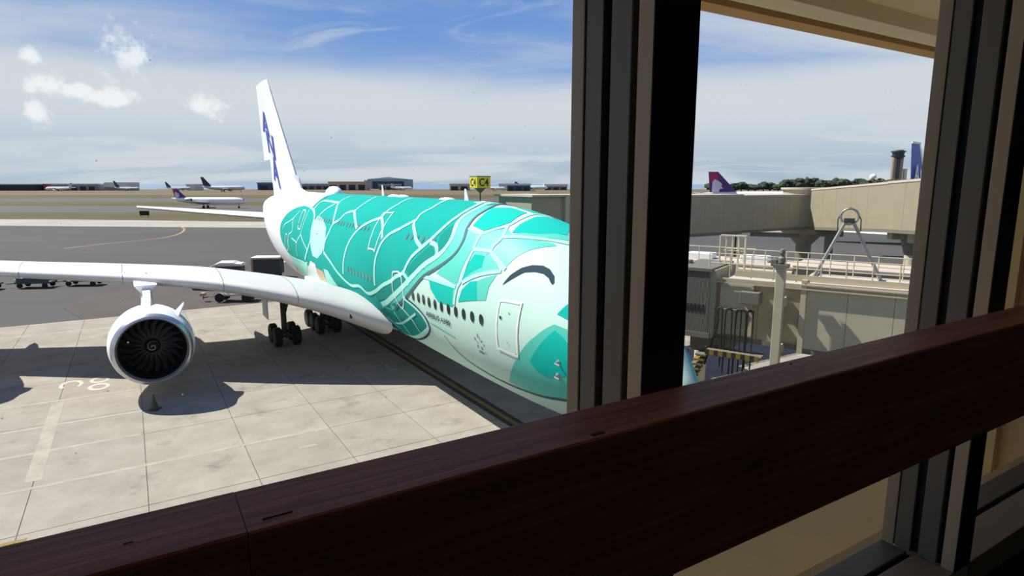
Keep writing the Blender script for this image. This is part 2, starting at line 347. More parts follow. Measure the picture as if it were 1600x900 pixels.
def build_fuselage():
    xs = [0.0, .03, .08, .15]; x = .25
    while x < 12: xs.append(x); x += .16
    while x < 46: xs.append(x); x += .45
    while x < 70.4: xs.append(x); x += .3
    xs.append(70.4)
    nth = 128; b = MB()
    b.loft([[fus(X, 2*PI*j/nth) for j in range(nth)] for X in xs])
    o = b.build('fuselage', M_mint, AIR, smooth=True)
    o.data.materials.append(M_white)
    for p in o.data.polygons:
        if p.center.x+33.5 > 27: p.material_index = 1
    return o
FUS = build_fuselage()

def ribbon(mb, pts, width, off=.02, n=7, taper=None, sg=1):
    c = [(p[0], p[1]*RTH) for p in pts]; cc = bez([Vector((p[0], p[1])) for p in c], n)
    for sg in (sg,):
        rows = []
        for i, q in enumerate(cc):
            t = (cc[min(i+1, len(cc)-1)]-cc[max(i-1, 0)])
            X, th = q.x, q.y/RTH
            if sg < 0: th = PI-th
            X = max(X, .02)
            q0 = cc[max(i-1, 0)]; q1 = cc[min(i+1, len(cc)-1)]
            f = (lambda v: fus(max(v.x, .02), (v.y/RTH) if sg > 0 else PI-v.y/RTH))
            tg = (f(q1)-f(q0)).normalized(); nn = fus_n(X, th); s = tg.cross(nn).normalized()
            w = width*(taper(i/(len(cc)-1)) if taper else 1)/2
            base = fus(X, th)+nn*off
            rows.append([base-s*w, base+nn*.002, base+s*w])
        mb.loft(rows, False, False)
    return mb
def fill(mb, poly, off=.01, grid=.3, sg=1):
    P = [Vector((p[0], p[1]*RTH)) for p in poly]; B = []
    for i in range(len(P)):
        a = P[i]; b = P[(i+1) % len(P)]; n = max(1, int((b-a).length/.25))
        B += [a.lerp(b, k/n) for k in range(n)]
    nb = len(B)
    def inside(x, y):
        r = False
        for i in range(nb):
            a = B[i]; b = B[i-1]
            if (a.y > y) != (b.y > y) and x < (b.x-a.x)*(y-a.y)/(b.y-a.y)+a.x: r = not r
        return r
    V = list(B); x0 = min(p.x for p in B); x1 = max(p.x for p in B); y0 = min(p.y for p in B); y1 = max(p.y for p in B)
    x = x0+grid/2
    while x < x1:
        y = y0+grid/2
        while y < y1:
            if inside(x, y): V.append(Vector((x, y)))
            y += grid
        x += grid
    r = delaunay_2d_cdt(V, [(i, (i+1) % nb) for i in range(nb)], [], 1, 1e-5)
    for sg in (sg,):
        mb.add([fus_p(max(p.x, .02), p.y/RTH if sg > 0 else PI-p.y/RTH, off) for p in r[0]], r[2])
    return mb
def flat_part(name, m, off, polys, grid=.3):
    for p in polys:
        for sg in (1, -1):
            b = MB(); fill(b, p, off, grid, sg); b.build(name, m, AIR, smooth=True)
def line_part(name, m, off, lines, width, taper=None):
    for l in lines:
        for sg in (1, -1):
            b = MB(); ribbon(b, l, width, off, 7, taper, sg); b.build(name, m, AIR, smooth=True)
F_ = LIV_FILLS; L_ = LIV_LINES
flat_part('shell_field', M_teal, .010, F_['shell'], .45)
flat_part('shell_border_band', M_aqua, .016, F_['band'])
flat_part('dark_shell_patch', M_deep, .018, F_['deep'])
flat_part('head_patch', M_hteal, .018, F_['teal']+F_['crown']+F_['cheek'])
flat_part('pale_head_patch', M_aqua, .014, F_['aqua']+F_['chin'])
flat_part('chin_patch', M_hteal, .020, F_['chin2'])
flat_part('wing_root_patch', M_deep, .016, F_['fair'])
flat_part('pale_flank_patch', M_line, .018, F_['baby']+F_['flip'])
flat_part('tan_flank_patch', M_tan, .019, F_['tan'])
flat_part('white_flank_patch', M_white, .020, F_['whitew'])
flat_part('dark_crescent_marking', M_dslate, .022, F_['eye'], .12)
line_part('shell_line', M_line, .026, L_['scute'], .22)
line_part('shell_inner_border', M_line, .027, L_['inner'], .26)
line_part('tail_patch_line', M_line, .026, L_['tailpatch'], .2)
line_part('tail_thin_line', M_line, .025, L_['tailthin'], .12)
line_part('shell_outer_border', M_line, .028, L_['white2'], .30)
line_part('slate_border_line', M_grey, .030, L_['gray'], .17)
line_part('head_line', M_line, .026, L_['head'], .18)
line_part('mint_stripe', M_line, .026, L_['mint'], .1)
line_part('slate_mouth_line', M_grey, .028, L_['mouth'], .13, lambda t: .3+.7*min(1, t*1.6))
line_part('wing_root_line', M_line, .030, L_['fair_line'], .13)
line_part('wing_root_outline', M_dslate, .034, L_['fair_out'], .11)
line_part('wing_root_inner_outline', M_line, .031, [[(p[0]+.22, p[1]+(.03 if p[1] < -.5 else -.01)) for p in L_['fair_out'][0]]], .24)
def door(X0, X1, t0, t1, outline, frame_only=False):
    b = MB(); fill(b, outline[:-1], .012 if not frame_only else .011, .2)
    d = b.build('cabin_door', M_mint, AIR, smooth=True) if not frame_only else None
    f = MB(); ribbon(f, outline, .085, .032, 4)
    o = f.build('door_frame', M_pink, d or AIR, smooth=True)
    return d or o
def rect(X0, X1, t0, t1, sk=0):
    return [(X0+sk, t1), (X0+sk-.1, t1+.02), (X1+sk+.1, t1+.02), (X1+sk, t1), (X1, t0), (X1+.1, t0-.02), (X0-.1, t0-.02), (X0, t0), (X0+sk, t1)]
d1 = door(0, 0, 0, 0, L_['door_m1'][0])
for pts, r_ in (([(6.92, .125), (6.92, .095)], .12),):
    ribbon(MB(), pts, r_); b = MB(); ribbon(b, pts, r_, .036, 4); b.build('door_window', M_glassd, d1)
for pp, ww in (([(6.45, .205), (6.45, .19)], .07), ([(6.5, -.12), (6.5, -.135)], .05)): ribbon(MB(), pp, ww).add([], []); b = MB(); ribbon(b, pp, ww, .036, 3); b.build('door_latch', M_seam, d1)
door(0, 0, 0, 0, L_['door_u1'][0], True); door(0, 0, 0, 0, L_['door_m2'][0], True); door(0, 0, 0, 0, L_['door_u3'][0], True); door(0, 0, 0, 0, L_['door_m4'][0], True)
# cabin windows, one object each
def cabin_window(X, th, hw=.15, hh=.21, m=M_glassd, name='cabin_window'):
    b = MB(); n = 12; c = fus_p(X, th, .024); ring = []
    for j in range(n):
        a = 2*PI*j/n; ring.append(fus_p(X+hw*math.cos(a), th+hh/3.6*math.sin(a), .024))
    b.add(ring+[c], [(j, (j+1) % n, n) for j in range(n)])
    return b.build(name, m, AIR)
M_gwin = mat('grey_cabin_glass', (96, 116, 112), .2)
for X, th in zip((15.08, 14.39, 13.77, 13.13, 12.45, 11.76, 11.04, 10.34, 9.64, 8.92, 8.23), (-.079, -.076, -.074, -.077, -.073, -.067, -.062, -.053, -.043, -.03, -.017)):
    cabin_window(X, th)
for X in (17.13, 16.5, 15.78, 15.08, 14.49, 13.76): cabin_window(X, .604, .13, .17, M_gwin)
for k in range(8): cabin_window(23.4+k*.62, .606, .12, .16, M_gwin)
for k in range(13): cabin_window(28.5+k*.62, .612, .12, .16, M_gwin)
for k in range(9): cabin_window(20.9+k*.62, -.07, .12, .16, M_gwin)
# windscreen panes
for k, (X, th, hw, hh) in enumerate(((3.55, .86, .42, .2), (3.2, 1.12, .38, .2), (2.95, 1.4, .3, .3))):
    for sg in (1, -1):
        b = MB(); q = [(X-hw, th-.1), (X+hw, th-.12), (X+hw*.8, th+.1), (X-hw*.7, th+.1)]
        b.add([fus_p(x, t if sg > 0 else PI-t, .03) for x, t in q], [(0, 1, 2, 3)]); b.build('windscreen_pane', M_glassd, AIR)
# lettering
def text_mesh(body, shear=0.0, bold=0.0):
    cu = bpy.data.curves.new('t', 'FONT'); cu.body = body; cu.size = 1.0; cu.shear = shear; cu.offset = bold; cu.fill_mode = 'BOTH'
    ob = bpy.data.objects.new('t', cu); C.objects.link(ob); bpy.context.view_layer.update()
    dg = bpy.context.evaluated_depsgraph_get(); me = bpy.data.meshes.new_from_object(ob.evaluated_get(dg))
    vs = [v.co.copy() for v in me.vertices]; fs = [tuple(p.vertices) for p in me.polygons]
    bpy.data.objects.remove(ob); bpy.data.curves.remove(cu); bpy.data.meshes.remove(me)
    x0 = min(v.x for v in vs); x1 = max(v.x for v in vs); y0 = min(v.y for v in vs); y1 = max(v.y for v in vs)
    return [((v.x-x0)/(x1-x0), (v.y-y0)/(y1-y0)) for v in vs], fs
def islands(vs, fs):
    """split lettering into its separate characters"""
    par = list(range(len(vs)))
    def find(a):
        while par[a] != a: par[a] = par[par[a]]; a = par[a]
        return a
    for f in fs:
        for k in f[1:]: par[find(k)] = find(f[0])
    grp = {}
    for f in fs: grp.setdefault(find(f[0]), []).append(f)
    out = []
    for g in grp.values():
        ids = sorted({k for f in g for k in f}); mp = {k: i for i, k in enumerate(ids)}
        out.append(([vs[k] for k in ids], [tuple(mp[k] for k in f) for f in g]))
    return out
for vs, fs in islands(*text_mesh('AIRBUS A380', .2, .01)):
    MB().add([fus_p(13.72-2.7*x, -.262+.062*y+.012*x, .03) for x, y in vs], fs).build('letter', M_dslate, AIR)
# ring of five small marks with letters under it, below the forward windows
for k in range(5):
    a = PI/2+2*PI*k/5; cx = 8.62+.26*math.cos(a); ct = -.285+.072*math.sin(a)
    q = [(cx-.09*math.cos(a), ct-.03*math.sin(a)), (cx-.06*math.sin(a), ct+.018*math.cos(a)), (cx+.09*math.cos(a), ct+.03*math.sin(a)), (cx+.06*math.sin(a), ct-.018*math.cos(a))]
    MB().add([fus_p(x, t, .03) for x, t in q], [(0, 1, 2, 3)]).build('emblem_mark', M_seam, AIR)
for k in range(3):
    X = 8.75-k*.14; MB().add([fus_p(X-.05, -.415, .03), fus_p(X+.05, -.415, .03), fus_p(X+.05, -.39, .03), fus_p(X-.05, -.39, .03)], [(0, 1, 2, 3)]).build('emblem_mark', M_seam, AIR)
# probes on the nose, antennas and domes on the crown
for X, th in ((3.87, -.071), (3.94, -.234)):
    p = fus(X, th); n = fus_n(X, th); b = MB(); b.lathe([(-.02, .1), (.03, .09), (.05, .03)], p, n, 10, True); b.tube([p, p+n*.2, p+n*.22-Vector((.3, 0, 0))], .035, 6); b.build('air_probe', M_lip, AIR, smooth=True)
for X, hgt in ((15.9, .62), (28.6, .75)):
    z = sec(X)[0]; b = MB(); b.loft([[(X-.25, -.04, z-.1), (X+.3, -.02, z-.1), (X+.3, .02, z-.1), (X-.25, .04, z-.1)], [(X+.12, -.015, z+hgt), (X+.3, -.01, z+hgt), (X+.3, .01, z+hgt), (X+.12, .015, z+hgt)]]); b.build('blade_antenna', M_white, AIR)
for X, ln, hh, ww in ((41.0, 3.4, .68, .55), (26.6, 1.5, .2, .35), (25.0, 1.5, .2, .35), (18.4, 1.6, .16, .35), (14.2, .9, .1, .2)):
    z = sec(X)[0]; b = MB(); pr = [(0, .02), (.06, .5), (.15, .82), (.35, 1), (.65, 1), (.85, .8), (.95, .45), (1, .02)]
    b.loft([[(X-ln/2+ln*t, ww*s*math.cos(2*PI*j/16), z-.06+hh*s*math.sin(2*PI*j/16)) for j in range(16)] for t, s in pr]); b.build('antenna_dome', M_white, AIR, smooth=True)

# --- wings
WING = [  # y, leading-edge x, leading-edge z, chord, thickness ratio, washout drop at trailing edge
    (2.6, 20.7, 3.2, 18.4, .135, 1.4), (3.6, 21.6, 3.6, 17.6, .135, 1.4), (5.6, 23.1, 4.32, 16.0, .128, 1.3), (8.3, 25.1, 5.0, 13.8, .122, 1.1), (11.5, 27.5, 5.55, 11.9, .12, .85),
    (14.6, 29.9, 5.78, 10.4, .122, .65), (18.4, 32.8, 5.95, 9.2, .122, .5), (22.5, 35.9, 6.1, 8.2, .12, .4), (28, 40.0, 6.5, 6.9, .11, .3), (34, 44.5, 7.1, 5.4, .1, .2), (39.2, 48.6, 7.8, 3.6, .1, .1)]
def airfoil(x, y, z, c, t, drop, n=16):
    up = []; lo = []
    for i in range(n+1):
        u = (1-math.cos(PI*i/n))/2
        th = 5*t*c*(.2969*math.sqrt(u)-.126*u-.3516*u*u+.2843*u**3-.1036*u**4)
        cam_ = .02*c*(1-(2*u-.8)**2) if u < .9 else .02*c*(1-(2*u-.8)**2)
        zz = z+cam_*.6-drop*u*u*.9-drop*.1*u
        up.append((x+c*u, y, zz+th)); lo.append((x+c*u, y, zz-th*.85))
    return up[::-1]+lo[1:-1]
def wing_sec(Y):
    for i in range(len(WING)-1):
        a = WING[i]; b = WING[i+1]
        if Y <= b[0]: t = (Y-a[0])/(b[0]-a[0]); return [a[k]+(b[k]-a[k])*t for k in range(6)]
    return WING[-1]
for sg in (1, -1):
    ys = []; y = 2.6
    while y < 39.2: ys.append(y); y += 1.2
    ys.append(39.2)
    def smooth_sec(Y):
        p = bez([Vector((w[0], w[1], w[2])) for w in WING], 10); q = bez([Vector((w[3], w[4], w[5])) for w in WING], 10)
        k = min(range(len(p)), key=lambda i: abs(p[i].x-Y)); return (p[k].y, p[k].x, p[k].z, q[k].x, q[k].y, q[k].z)
    b = MB(); rings = []
    for Y in ys:
        x, yy, z, c, t, d = smooth_sec(Y); rings.append([(px, py*sg, pz) for px, py, pz in airfoil(x, yy, z, c, t, d)])
    b.loft(rings); w = b.build('wing', M_wing, AIR, smooth=True, sharp=70)
    if sg > 0: WING_S = w
    tag(w, 'light grey swept wing with rounded leading edge')
    for Y in (7.2, 10.9, 16.1, 21.7):
        x, yy, z, c, t, d = smooth_sec(Y); pf = airfoil(x, yy, z, c, t, d); k = [i for i, p in enumerate(pf) if p[0] < x+c*.16]
        b = MB(); 
        lower = [pf[i] for i in range(16, 22)]; upper = [pf[i] for i in range(10, 17)]
        seq = [Vector(p) for p in upper+lower[1:]]; cx = Vector((x+c*.3, yy, z))
        b.loft([[(p+(p-cx).normalized()*.012+Vector((0, dy, 0))) * Vector((1, 1, 1)).x for dy in (-.02, .02)] for p in seq], False, False)
        for v in b.v: v.y *= sg
        b.build('slat_joint', M_seam, w)
    x, yy, z, c, t, d = smooth_sec(4.7)
    b = MB(); b.box(x-.05, x+.3, sg*4.55-.07, sg*4.55+.07, z-.3, z+.12); b.build('landing_light', M_glassd, w, bevel=.03)
    for Y, ln in ((9.5, 5.5), (14.2, 5.2), (19.5, 4.6), (25, 4.0), (30.5, 3.4)):
        x, yy, z, c, t, d = smooth_sec(Y); xe = x+c; ze = z-d-.25
        b = MB(); b.loft([[(xe-ln*.75+ln*1.15*u, sg*Y+.33*s*math.cos(2*PI*j/12), ze-.1*u+.55*s*math.sin(2*PI*j/12)) for j in range(12)] for u, s in ((0, .05), (.1, .5), (.3, .95), (.6, 1), (.85, .6), (1, .05))])
        b.build('flap_track_fairing', M_wing, w, smooth=True)
# belly fairing
b = MB(); rr = []
for i in range(25):
    u = i/24; X = 18.5+28*u; s = math.sin(PI*min(1, max(0, u)))**.45
    rr.append([(X, 3.72*s*math.cos(a)*(1.0), 3.55+(1.2 if math.sin(a) > 0 else 1.75)*s*math.sin(a)) for a in [2*PI*j/28 for j in range(28)]])
b.loft(rr); b.build('belly_fairing', M_mint, AIR, smooth=True)

# --- engines
def spiral(mb, o, r0, turns=1.6):
    pts = []
    for i in range(40):
        u = i/39; a = turns*2*PI*u; r = .05+.27*u; pts.append((o[0]+.42*(r/.36)**1.5-.03, o[1]+r*math.cos(a), o[2]+r*math.sin(a)))
    mb.tube(pts, .028, 6)
def engine(X, Y, Z, sc=1.0, inboard=1):
    e = MB().lathe([(0.12, 1.69), (.3, 1.63), (.6, 1.61), (1.0, 1.59), (1.5, 1.58), (1.55, .6)], (X, Y, Z), seg=48).build('engine', M_dark, AIR, smooth=True)
    MB().lathe([(.3, 1.635), (.1, 1.68), (0.0, 1.75), (0.02, 1.81), (.12, 1.89), (.32, 1.97)], (X, Y, Z), seg=48).build('inlet_lip', M_lip, e, smooth=True)
    MB().lathe([(.3, 1.955), (.7, 2.05), (1.3, 2.12), (2.1, 2.13), (3.0, 2.05), (4.0, 1.86), (4.9, 1.62), (5.0, 1.55), (4.4, 1.5)], (X, Y, Z), seg=48).build('nacelle', M_white, e, smooth=True)
    MB().lathe([(4.0, 1.1), (5.2, 1.0), (6.3, .78), (6.6, .6), (7.4, .1)], (X, Y, Z), seg=32).build('core_nozzle', M_fan, e, smooth=True)
    MB().lathe([(.82, .02), (.86, .1), (.95, .22), (1.1, .34), (1.25, .4)], (X, Y, Z), seg=24).build('spinner', M_fan, e, smooth=True)
    sp = MB(); spiral(sp, (X+.80, Y, Z), .3); sp.build('spinner_swirl', M_seam, e, smooth=True)
    for k in range(20):
        a0 = 2*PI*k/20; fb = MB(); rows = []
        for u in (0, .5, 1):
            r = .36+1.2*u; tw = .25+.5*u; a = a0+.12*u
            c_ = Vector((X+1.3, Y+r*math.cos(a), Z+r*math.sin(a))); tg = Vector((0, -math.sin(a), math.cos(a))); ch = .1+.14*u
            rows.append([c_+tg*ch*math.cos(tw)*s-Vector((ch*math.sin(tw)*s, 0, 0))+Vector((dx, 0, 0)) for s, dx in ((-1, 0), (1, 0), (1, .015), (-1, .015))])
        fb.loft(rows); fb.build('fan_blade', M_fan, e)
    sg = 1 if Y > 0 else -1
    xl, _, zl, c, t, d = (lambda w: (w[1], w[0], w[2], w[3], w[4], w[5]))(wing_sec(abs(Y)))
    p = MB(); 
    def pring(x, w, z0, z1): return [(x, Y-w, z0), (x, Y-w*.6, z1), (x, Y+w*.6, z1), (x, Y+w, z0)]
    p.loft([pring(X+1.7, .16, Z+1.95, Z+2.12), pring(X+2.6, .26, Z+1.8, Z+2.45), pring(xl-1.5, .32, Z+1.6, zl-.55), pring(xl-.2, .34, Z+1.5, zl-.1), pring(xl+2.2, .34, Z+1.8, zl+.15), pring(xl+5, .2, zl-1.3, zl-.4)])
    p.build('pylon', M_white, e, smooth=True)
    p = MB(); p.loft([[(xl-.9, Y-.62, zl-.12), (xl-.9, Y+.62, zl-.12), (xl-.7, Y+.25, zl-.62), (xl-.7, Y-.25, zl-.62)], [(xl+.9, Y-.62, zl+.1), (xl+.9, Y+.62, zl+.1), (xl+.9, Y+.35, zl-.8), (xl+.9, Y-.35, zl-.8)]]); p.build('pylon_cap', M_white, e, bevel=.05)
    for s2 in ((-1,) if inboard else (-1,)):
        a = math.radians(48); q = Vector((0, -sg*math.cos(a), math.sin(a))); b0 = Vector((X+1.0, Y, Z))+q*2.08
        st = MB(); th = Vector((0, q.z, -q.y))*.03
        st.add([b0-th, b0+th, b0+Vector((1.9, 0, 0))-th-q*.05, b0+Vector((1.9, 0, 0))+th-q*.05, b0+Vector((1.75, 0, 0))+q*.62-th, b0+Vector((1.75, 0, 0))+q*.62+th, b0+Vector((1.1, 0, 0))+q*.5-th, b0+Vector((1.1, 0, 0))+q*.5+th],
               [(0, 2, 4, 6), (1, 7, 5, 3), (0, 1, 3, 2), (2, 3, 5, 4), (4, 5, 7, 6), (6, 7, 1, 0)]); st.build('strake', M_white, e)
    return e
ENG = (23.9, 14.9, 2.88)
for sg in (1, -1):
    engine(ENG[0], sg*ENG[1], ENG[2]); engine(31.6, sg*25.7, 3.75, inboard=0)

# --- tail
def fin_half(X, z):
    t = (z-10)/14.1; le = 52.4+15.0*t; te = 68.6+4.0*t; u = min(1, max(0, (X-le)/(te-le))); tt = .62-.35*t
    return tt*2.6*math.sqrt(max(u, 0))*(1-u)*.5/.385*.77+.02
def fin_ring(z, x0, x1, n=14):
    xs = [x0+(x1-x0)*(1-math.cos(PI*i/n))/2 for i in range(n+1)]
    return [(x, fin_half(x, z), z) for x in xs]+[(x, -fin_half(x, z), z) for x in xs[::-1]]
b = MB(); b.loft([fin_ring(z, 52.4+15.0*(z-10)/14.1, 65.6+3.6*(z-10)/14.1) for z in (9.6, 10.6, 11.6, 13, 14.5, 17, 20, 22.5, 24.0)]); b.build('vertical_fin', M_white, AIR, smooth=True, sharp=60)
b = MB(); b.loft([[(48.2, .02, 10.8), (52, .1, 10.75), (54, .5, 10.6), (54, -.5, 10.6), (52, -.1, 10.75), (48.2, -.02, 10.8)], [(51.0, .02, 10.95), (53.4, .12, 11.2), (54.5, .42, 11.6), (54.5, -.42, 11.6), (53.4, -.12, 11.2), (51.0, -.02, 10.95)], [(53.2, .02, 11.3), (54.2, .12, 12.0), (54.9, .3, 12.6), (54.9, -.3, 12.6), (54.2, -.12, 12.0), (53.2, -.02, 11.3)]])
b.build('dorsal_fillet', M_white, AIR, smooth=True)
def rudder(z0, z1, defl, name):
    b = MB(); rings = []
    for k in range(5):
        z = z0+(z1-z0)*k/4; t = (z-10)/14.1; xh = 65.62+3.6*t; xe = 69.6+3.6*t; h = fin_half(xh, z)
        dy = math.tan(defl)*(xe-xh); rings.append([(xh, h, z), (xe, dy+.03, z), (xe, dy-.03, z), (xh, -h, z)])
    b.loft(rings); return b.build(name, M_white, AIR)
rudder(14.6, 24.0, math.radians(3), 'rudder'); rudder(10.6, 14.5, math.radians(-30), 'rudder')
for ch, X0, X1, z0, z1, sk in (('A', 70.6, 65.6, 17.6, 20.4, .5), ('N', 67.6, 62.6, 14.9, 17.7, .5), ('A', 64.9, 60.4, 11.6, 14.8, .5)):
    vs, fs = text_mesh(ch, .0, .025); b = MB()
    pts = []
    for x, y in vs:
        X = X0+(X1-X0)*x+(y-.5)*1.3; z = z0+(z1-z0)*y-(x-.5)*1.2
        t = (z-10)/14.1; xh = 65.62+3.6*t
        yy = fin_half(min(X, xh), z)+(0 if X < xh else (X-xh)*.05) if X < xh else fin_half(xh, z)*(1-(X-xh)/4)+math.tan(math.radians(3))*(X-xh)+.03*(X-xh)/4
        pts.append((X, yy+.05, z))
    b.add(pts, fs); b.build('tail_letter', M_blue, AIR)
for sg in (1, -1):
    b = MB(); b.loft([[(p[0], p[1]*sg, p[2]) for p in airfoil(x, y, z, c, .09, 0, 10)] for x, y, z, c in ((57.6, .8, 7.85, 10.0), (58.6, 2.2, 7.95, 9.3), (63.8, 8.5, 8.5, 6.3), (68.7, 14.6, 9.02, 3.4))]); b.build('horizontal_stabilizer', M_wing, AIR, smooth=True, sharp=70)

# --- landing gear
def wheel(mb, X, Y, r=.7, w=.26):
    mb.lathe([(-w, r*.55), (-w, r*.86), (-w*.7, r), (w*.7, r), (w, r*.86), (w, r*.55)], (X, Y, r), (0, 1, 0), 20, True)
def gear(X, Y, axles, ztop, name='landing_gear', r=.7):
    g = MB().tube([(X, Y, r+.1), (X+.1, Y, ztop)], .2, 12).build(name, M_gear, AIR, smooth=True)
    MB().beam((min(axles), Y, r), (max(axles)+.01, Y, r), .26, .3).build('bogie_beam', M_gear, g)
    MB().tube([(X, Y, r+1.2), (X-1.6, Y-.5 if Y > 0 else Y+.5, ztop)], .09, 8).build('side_brace', M_gear, g)
    for ax in axles:
        MB().tube([(ax, Y-.75, r), (ax, Y+.75, r)], .09, 8).build('axle', M_gear, g)
        for s in (-.66, .66):
            b = MB(); wheel(b, ax, Y+s, r); wb = b.build('wheel', M_black, g, smooth=True, sharp=30)
    return g
for sg in (1, -1):
    g = gear(33.4, sg*6.3, (32.6, 34.2), 5.0); b = MB(); b.box(32.4, 34.3, sg*7.55-.03, sg*7.55+.03, 2.1, 4.6); b.build('gear_door', M_wing, g)
    gear(36.4, sg*2.7, (34.8, 36.5, 38.2), 3.4)
gear(5.2, 0, (5.2,), 2.9, r=.6)
# ================================================================== ground
def pos_mat(name, col, col2, sc, rough=.9, stretch=(1, 1, 1), stain=None, rnd=0.0, lo=.35, hi=.65, stain_sc=.35):
    M = bpy.data.materials.new(name); M.use_nodes = True; nt = M.node_tree; N = nt.nodes; L = nt.links; b = N['Principled BSDF']
    b.inputs['Roughness'].default_value = rough; b.inputs['Specular IOR Level'].default_value = .25
    g = N.new('ShaderNodeNewGeometry'); mp = N.new('ShaderNodeMapping'); L.new(g.outputs['Position'], mp.inputs[0]); mp.inputs['Scale'].default_value = stretch
    n = N.new('ShaderNodeTexNoise'); L.new(mp.outputs[0], n.inputs['Vector']); n.inputs['Scale'].default_value = sc; n.inputs['Detail'].default_value = 8; n.inputs['Roughness'].default_value = .65
    r = N.new('ShaderNodeValToRGB'); L.new(n.outputs[0], r.inputs[0]); r.color_ramp.elements[0].position = lo; r.color_ramp.elements[1].position = hi
    r.color_ramp.elements[0].color = lin(col); r.color_ramp.elements[1].color = lin(col2); out = r.outputs[0]
    def mixc(f, a, bcol):
        m = N.new('ShaderNodeMix'); m.data_type = 'RGBA'; L.new(f, m.inputs[0]); L.new(a, m.inputs[6]); m.inputs[7].default_value = bcol; return m.outputs[2]
    if stain:
        n2 = N.new('ShaderNodeTexNoise'); L.new(mp.outputs[0], n2.inputs['Vector']); n2.inputs['Scale'].default_value = stain_sc; n2.inputs['Detail'].default_value = 6; n2.inputs['Roughness'].default_value = .7
        r2 = N.new('ShaderNodeValToRGB'); L.new(n2.outputs[0], r2.inputs[0]); r2.color_ramp.elements[0].position = .57; r2.color_ramp.elements[0].color = (0, 0, 0, 1); r2.color_ramp.elements[1].position = .76; r2.color_ramp.elements[1].color = (.8, .8, .8, 1)
        out = mixc(r2.outputs[0], out, lin(stain))
    if rnd:
        oi = N.new('ShaderNodeObjectInfo'); h = N.new('ShaderNodeHueSaturation'); mr = N.new('ShaderNodeMapRange'); L.new(oi.outputs['Random'], mr.inputs[0]); mr.inputs[3].default_value = 1-rnd; mr.inputs[4].default_value = 1+rnd
        L.new(mr.outputs[0], h.inputs['Value']); L.new(out, h.inputs['Color']); out = h.outputs[0]
    L.new(out, b.inputs['Base Color']); M.diffuse_color = lin(col)
    return M
M_slab = pos_mat('apron_concrete', (140, 133, 122), (156, 149, 138), .55, stain=(98, 90, 80), rnd=.05, stain_sc=.42)
M_joint = mat('joint_sealant', (96, 90, 82), .9)
M_patch = pos_mat('pale_joint_patch', (150, 143, 131), (168, 161, 149), 1.2)
M_asph = pos_mat('asphalt_apron', (72, 70, 69), (82, 79, 77), .05, stretch=(.35, 1, 1), stain=(58, 56, 55), stain_sc=.03)
M_asph2 = pos_mat('warm_asphalt', (76, 70, 68), (84, 77, 74), .08)
M_strip = pos_mat('pale_taxiway_concrete', (152, 145, 138), (168, 161, 154), .04)
M_grass = pos_mat('dry_grass', (72, 69, 32), (90, 81, 50), .02, stretch=(.3, 1, 1), stain=(58, 64, 26), stain_sc=.012)
M_dry = pos_mat('dry_field', (98, 86, 64), (112, 99, 74), .008, stretch=(.3, 1, 1), stain=(72, 74, 38), stain_sc=.006)
M_taxi = pos_mat('far_taxiway', (84, 80, 80), (94, 89, 89), .02)
M_sea = mat('sea', (112, 138, 160), .35)
M_yel = mat('faded_yellow_paint', (132, 108, 50), .8, var=.2, vscale=6)
M_bk = mat('black_line_border', (52, 50, 50), .85)
M_wpaint = mat('worn_white_paint', (182, 174, 160), .8, var=.12, vscale=4)
def plane(name, pts, z, m, kind='structure'):
    b = MB(); n = len(pts); b.prism(pts, z-.2, z); o = b.build(name, m, None, org=(pts[0][0], pts[0][1], z)); return tag(o, kind=kind)
plane('sea', [(-16000, 1330), (16000, 1330), (16000, 16000), (-16000, 16000)], -.6, M_sea)
plane('field', [(-3000, 640), (3000, 640), (3000, 1340), (-3000, 1340)], -.10, M_dry)
plane('grass_strip', [(-1500, 500), (1500, 500), (1500, 660), (-1500, 660)], -.08, M_grass)
plane('taxiway', [(-1400, 408), (1400, 408), (1400, 512), (-1400, 512)], -.07, M_taxi)
plane('grass_strip', [(-1200, 326), (1200, 326), (1200, 410), (-1200, 410)], -.08, M_grass)
plane('taxiway', [(-1000, 258), (1000, 258), (1000, 330), (-1000, 330)], -.07, M_taxi)
plane('grass_strip', [(-800, 120), (800, 120), (800, 262), (-800, 262)], -.08, M_grass)
plane('taxiway', [(-400, 192), (-145, 175), (60, 152), (400, 140), (400, 156), (60, 168), (-145, 205), (-400, 222)], -.045, M_strip)
plane('apron_asphalt', [(-700, -40), (700, -40), (700, 160), (-700, 190)], -.06, M_asph)
# warmer resurfaced asphalt panel behind the wing
b = MB(); b.prism([(50.6, -4), (50.6, 19.5), (58, 21.5), (70, 19), (70, -4)], -.06, -.03); tag(b.build('asphalt_panel', M_asph2, None, FA, org=(50.6, 0, -.03)), kind='structure')
APR = thing('apron_pavement', None, None, (0, 0, 0), FA, kind='structure')
P0 = 3.85; YB = 15.66; XB = 19.27
b = MB(); b.box(XB-3*P0, XB+8*P0+.8, YB-13*P0, YB+4*P0, -.14, -.02); b.build('joint_bed', M_joint, APR)
g_ = .016
s0 = MB().box(g_, P0-g_, g_, P0-g_, -.02, 0).build('concrete_slab', M_slab, APR)
first = True
for i in range(-3, 8):
    for j in range(-13, 4):
        o = s0 if first else s0.copy()
        if not first: C.objects.link(o)
        first = False
        o.parent = APR; o.location = (XB+i*P0, YB+j*P0, random.uniform(-.003, .0))
s1 = MB().box(g_, .8, g_, P0-g_, -.02, 0).build('concrete_slab', M_slab, APR)
for j in range(-13, 4):
    o = s1 if j == -13 else s1.copy()
    if j > -13: C.objects.link(o); o.parent = APR
    o.location = (XB+8*P0, YB+j*P0, 0)
def patch(x0, x1, y0, y1, name='joint_patch', m=M_patch, z=.004): return MB().box(x0, x1, y0, y1, -.01, z).build(name, m, APR)
patch(16.1, 26.6, 19.26, 19.82)
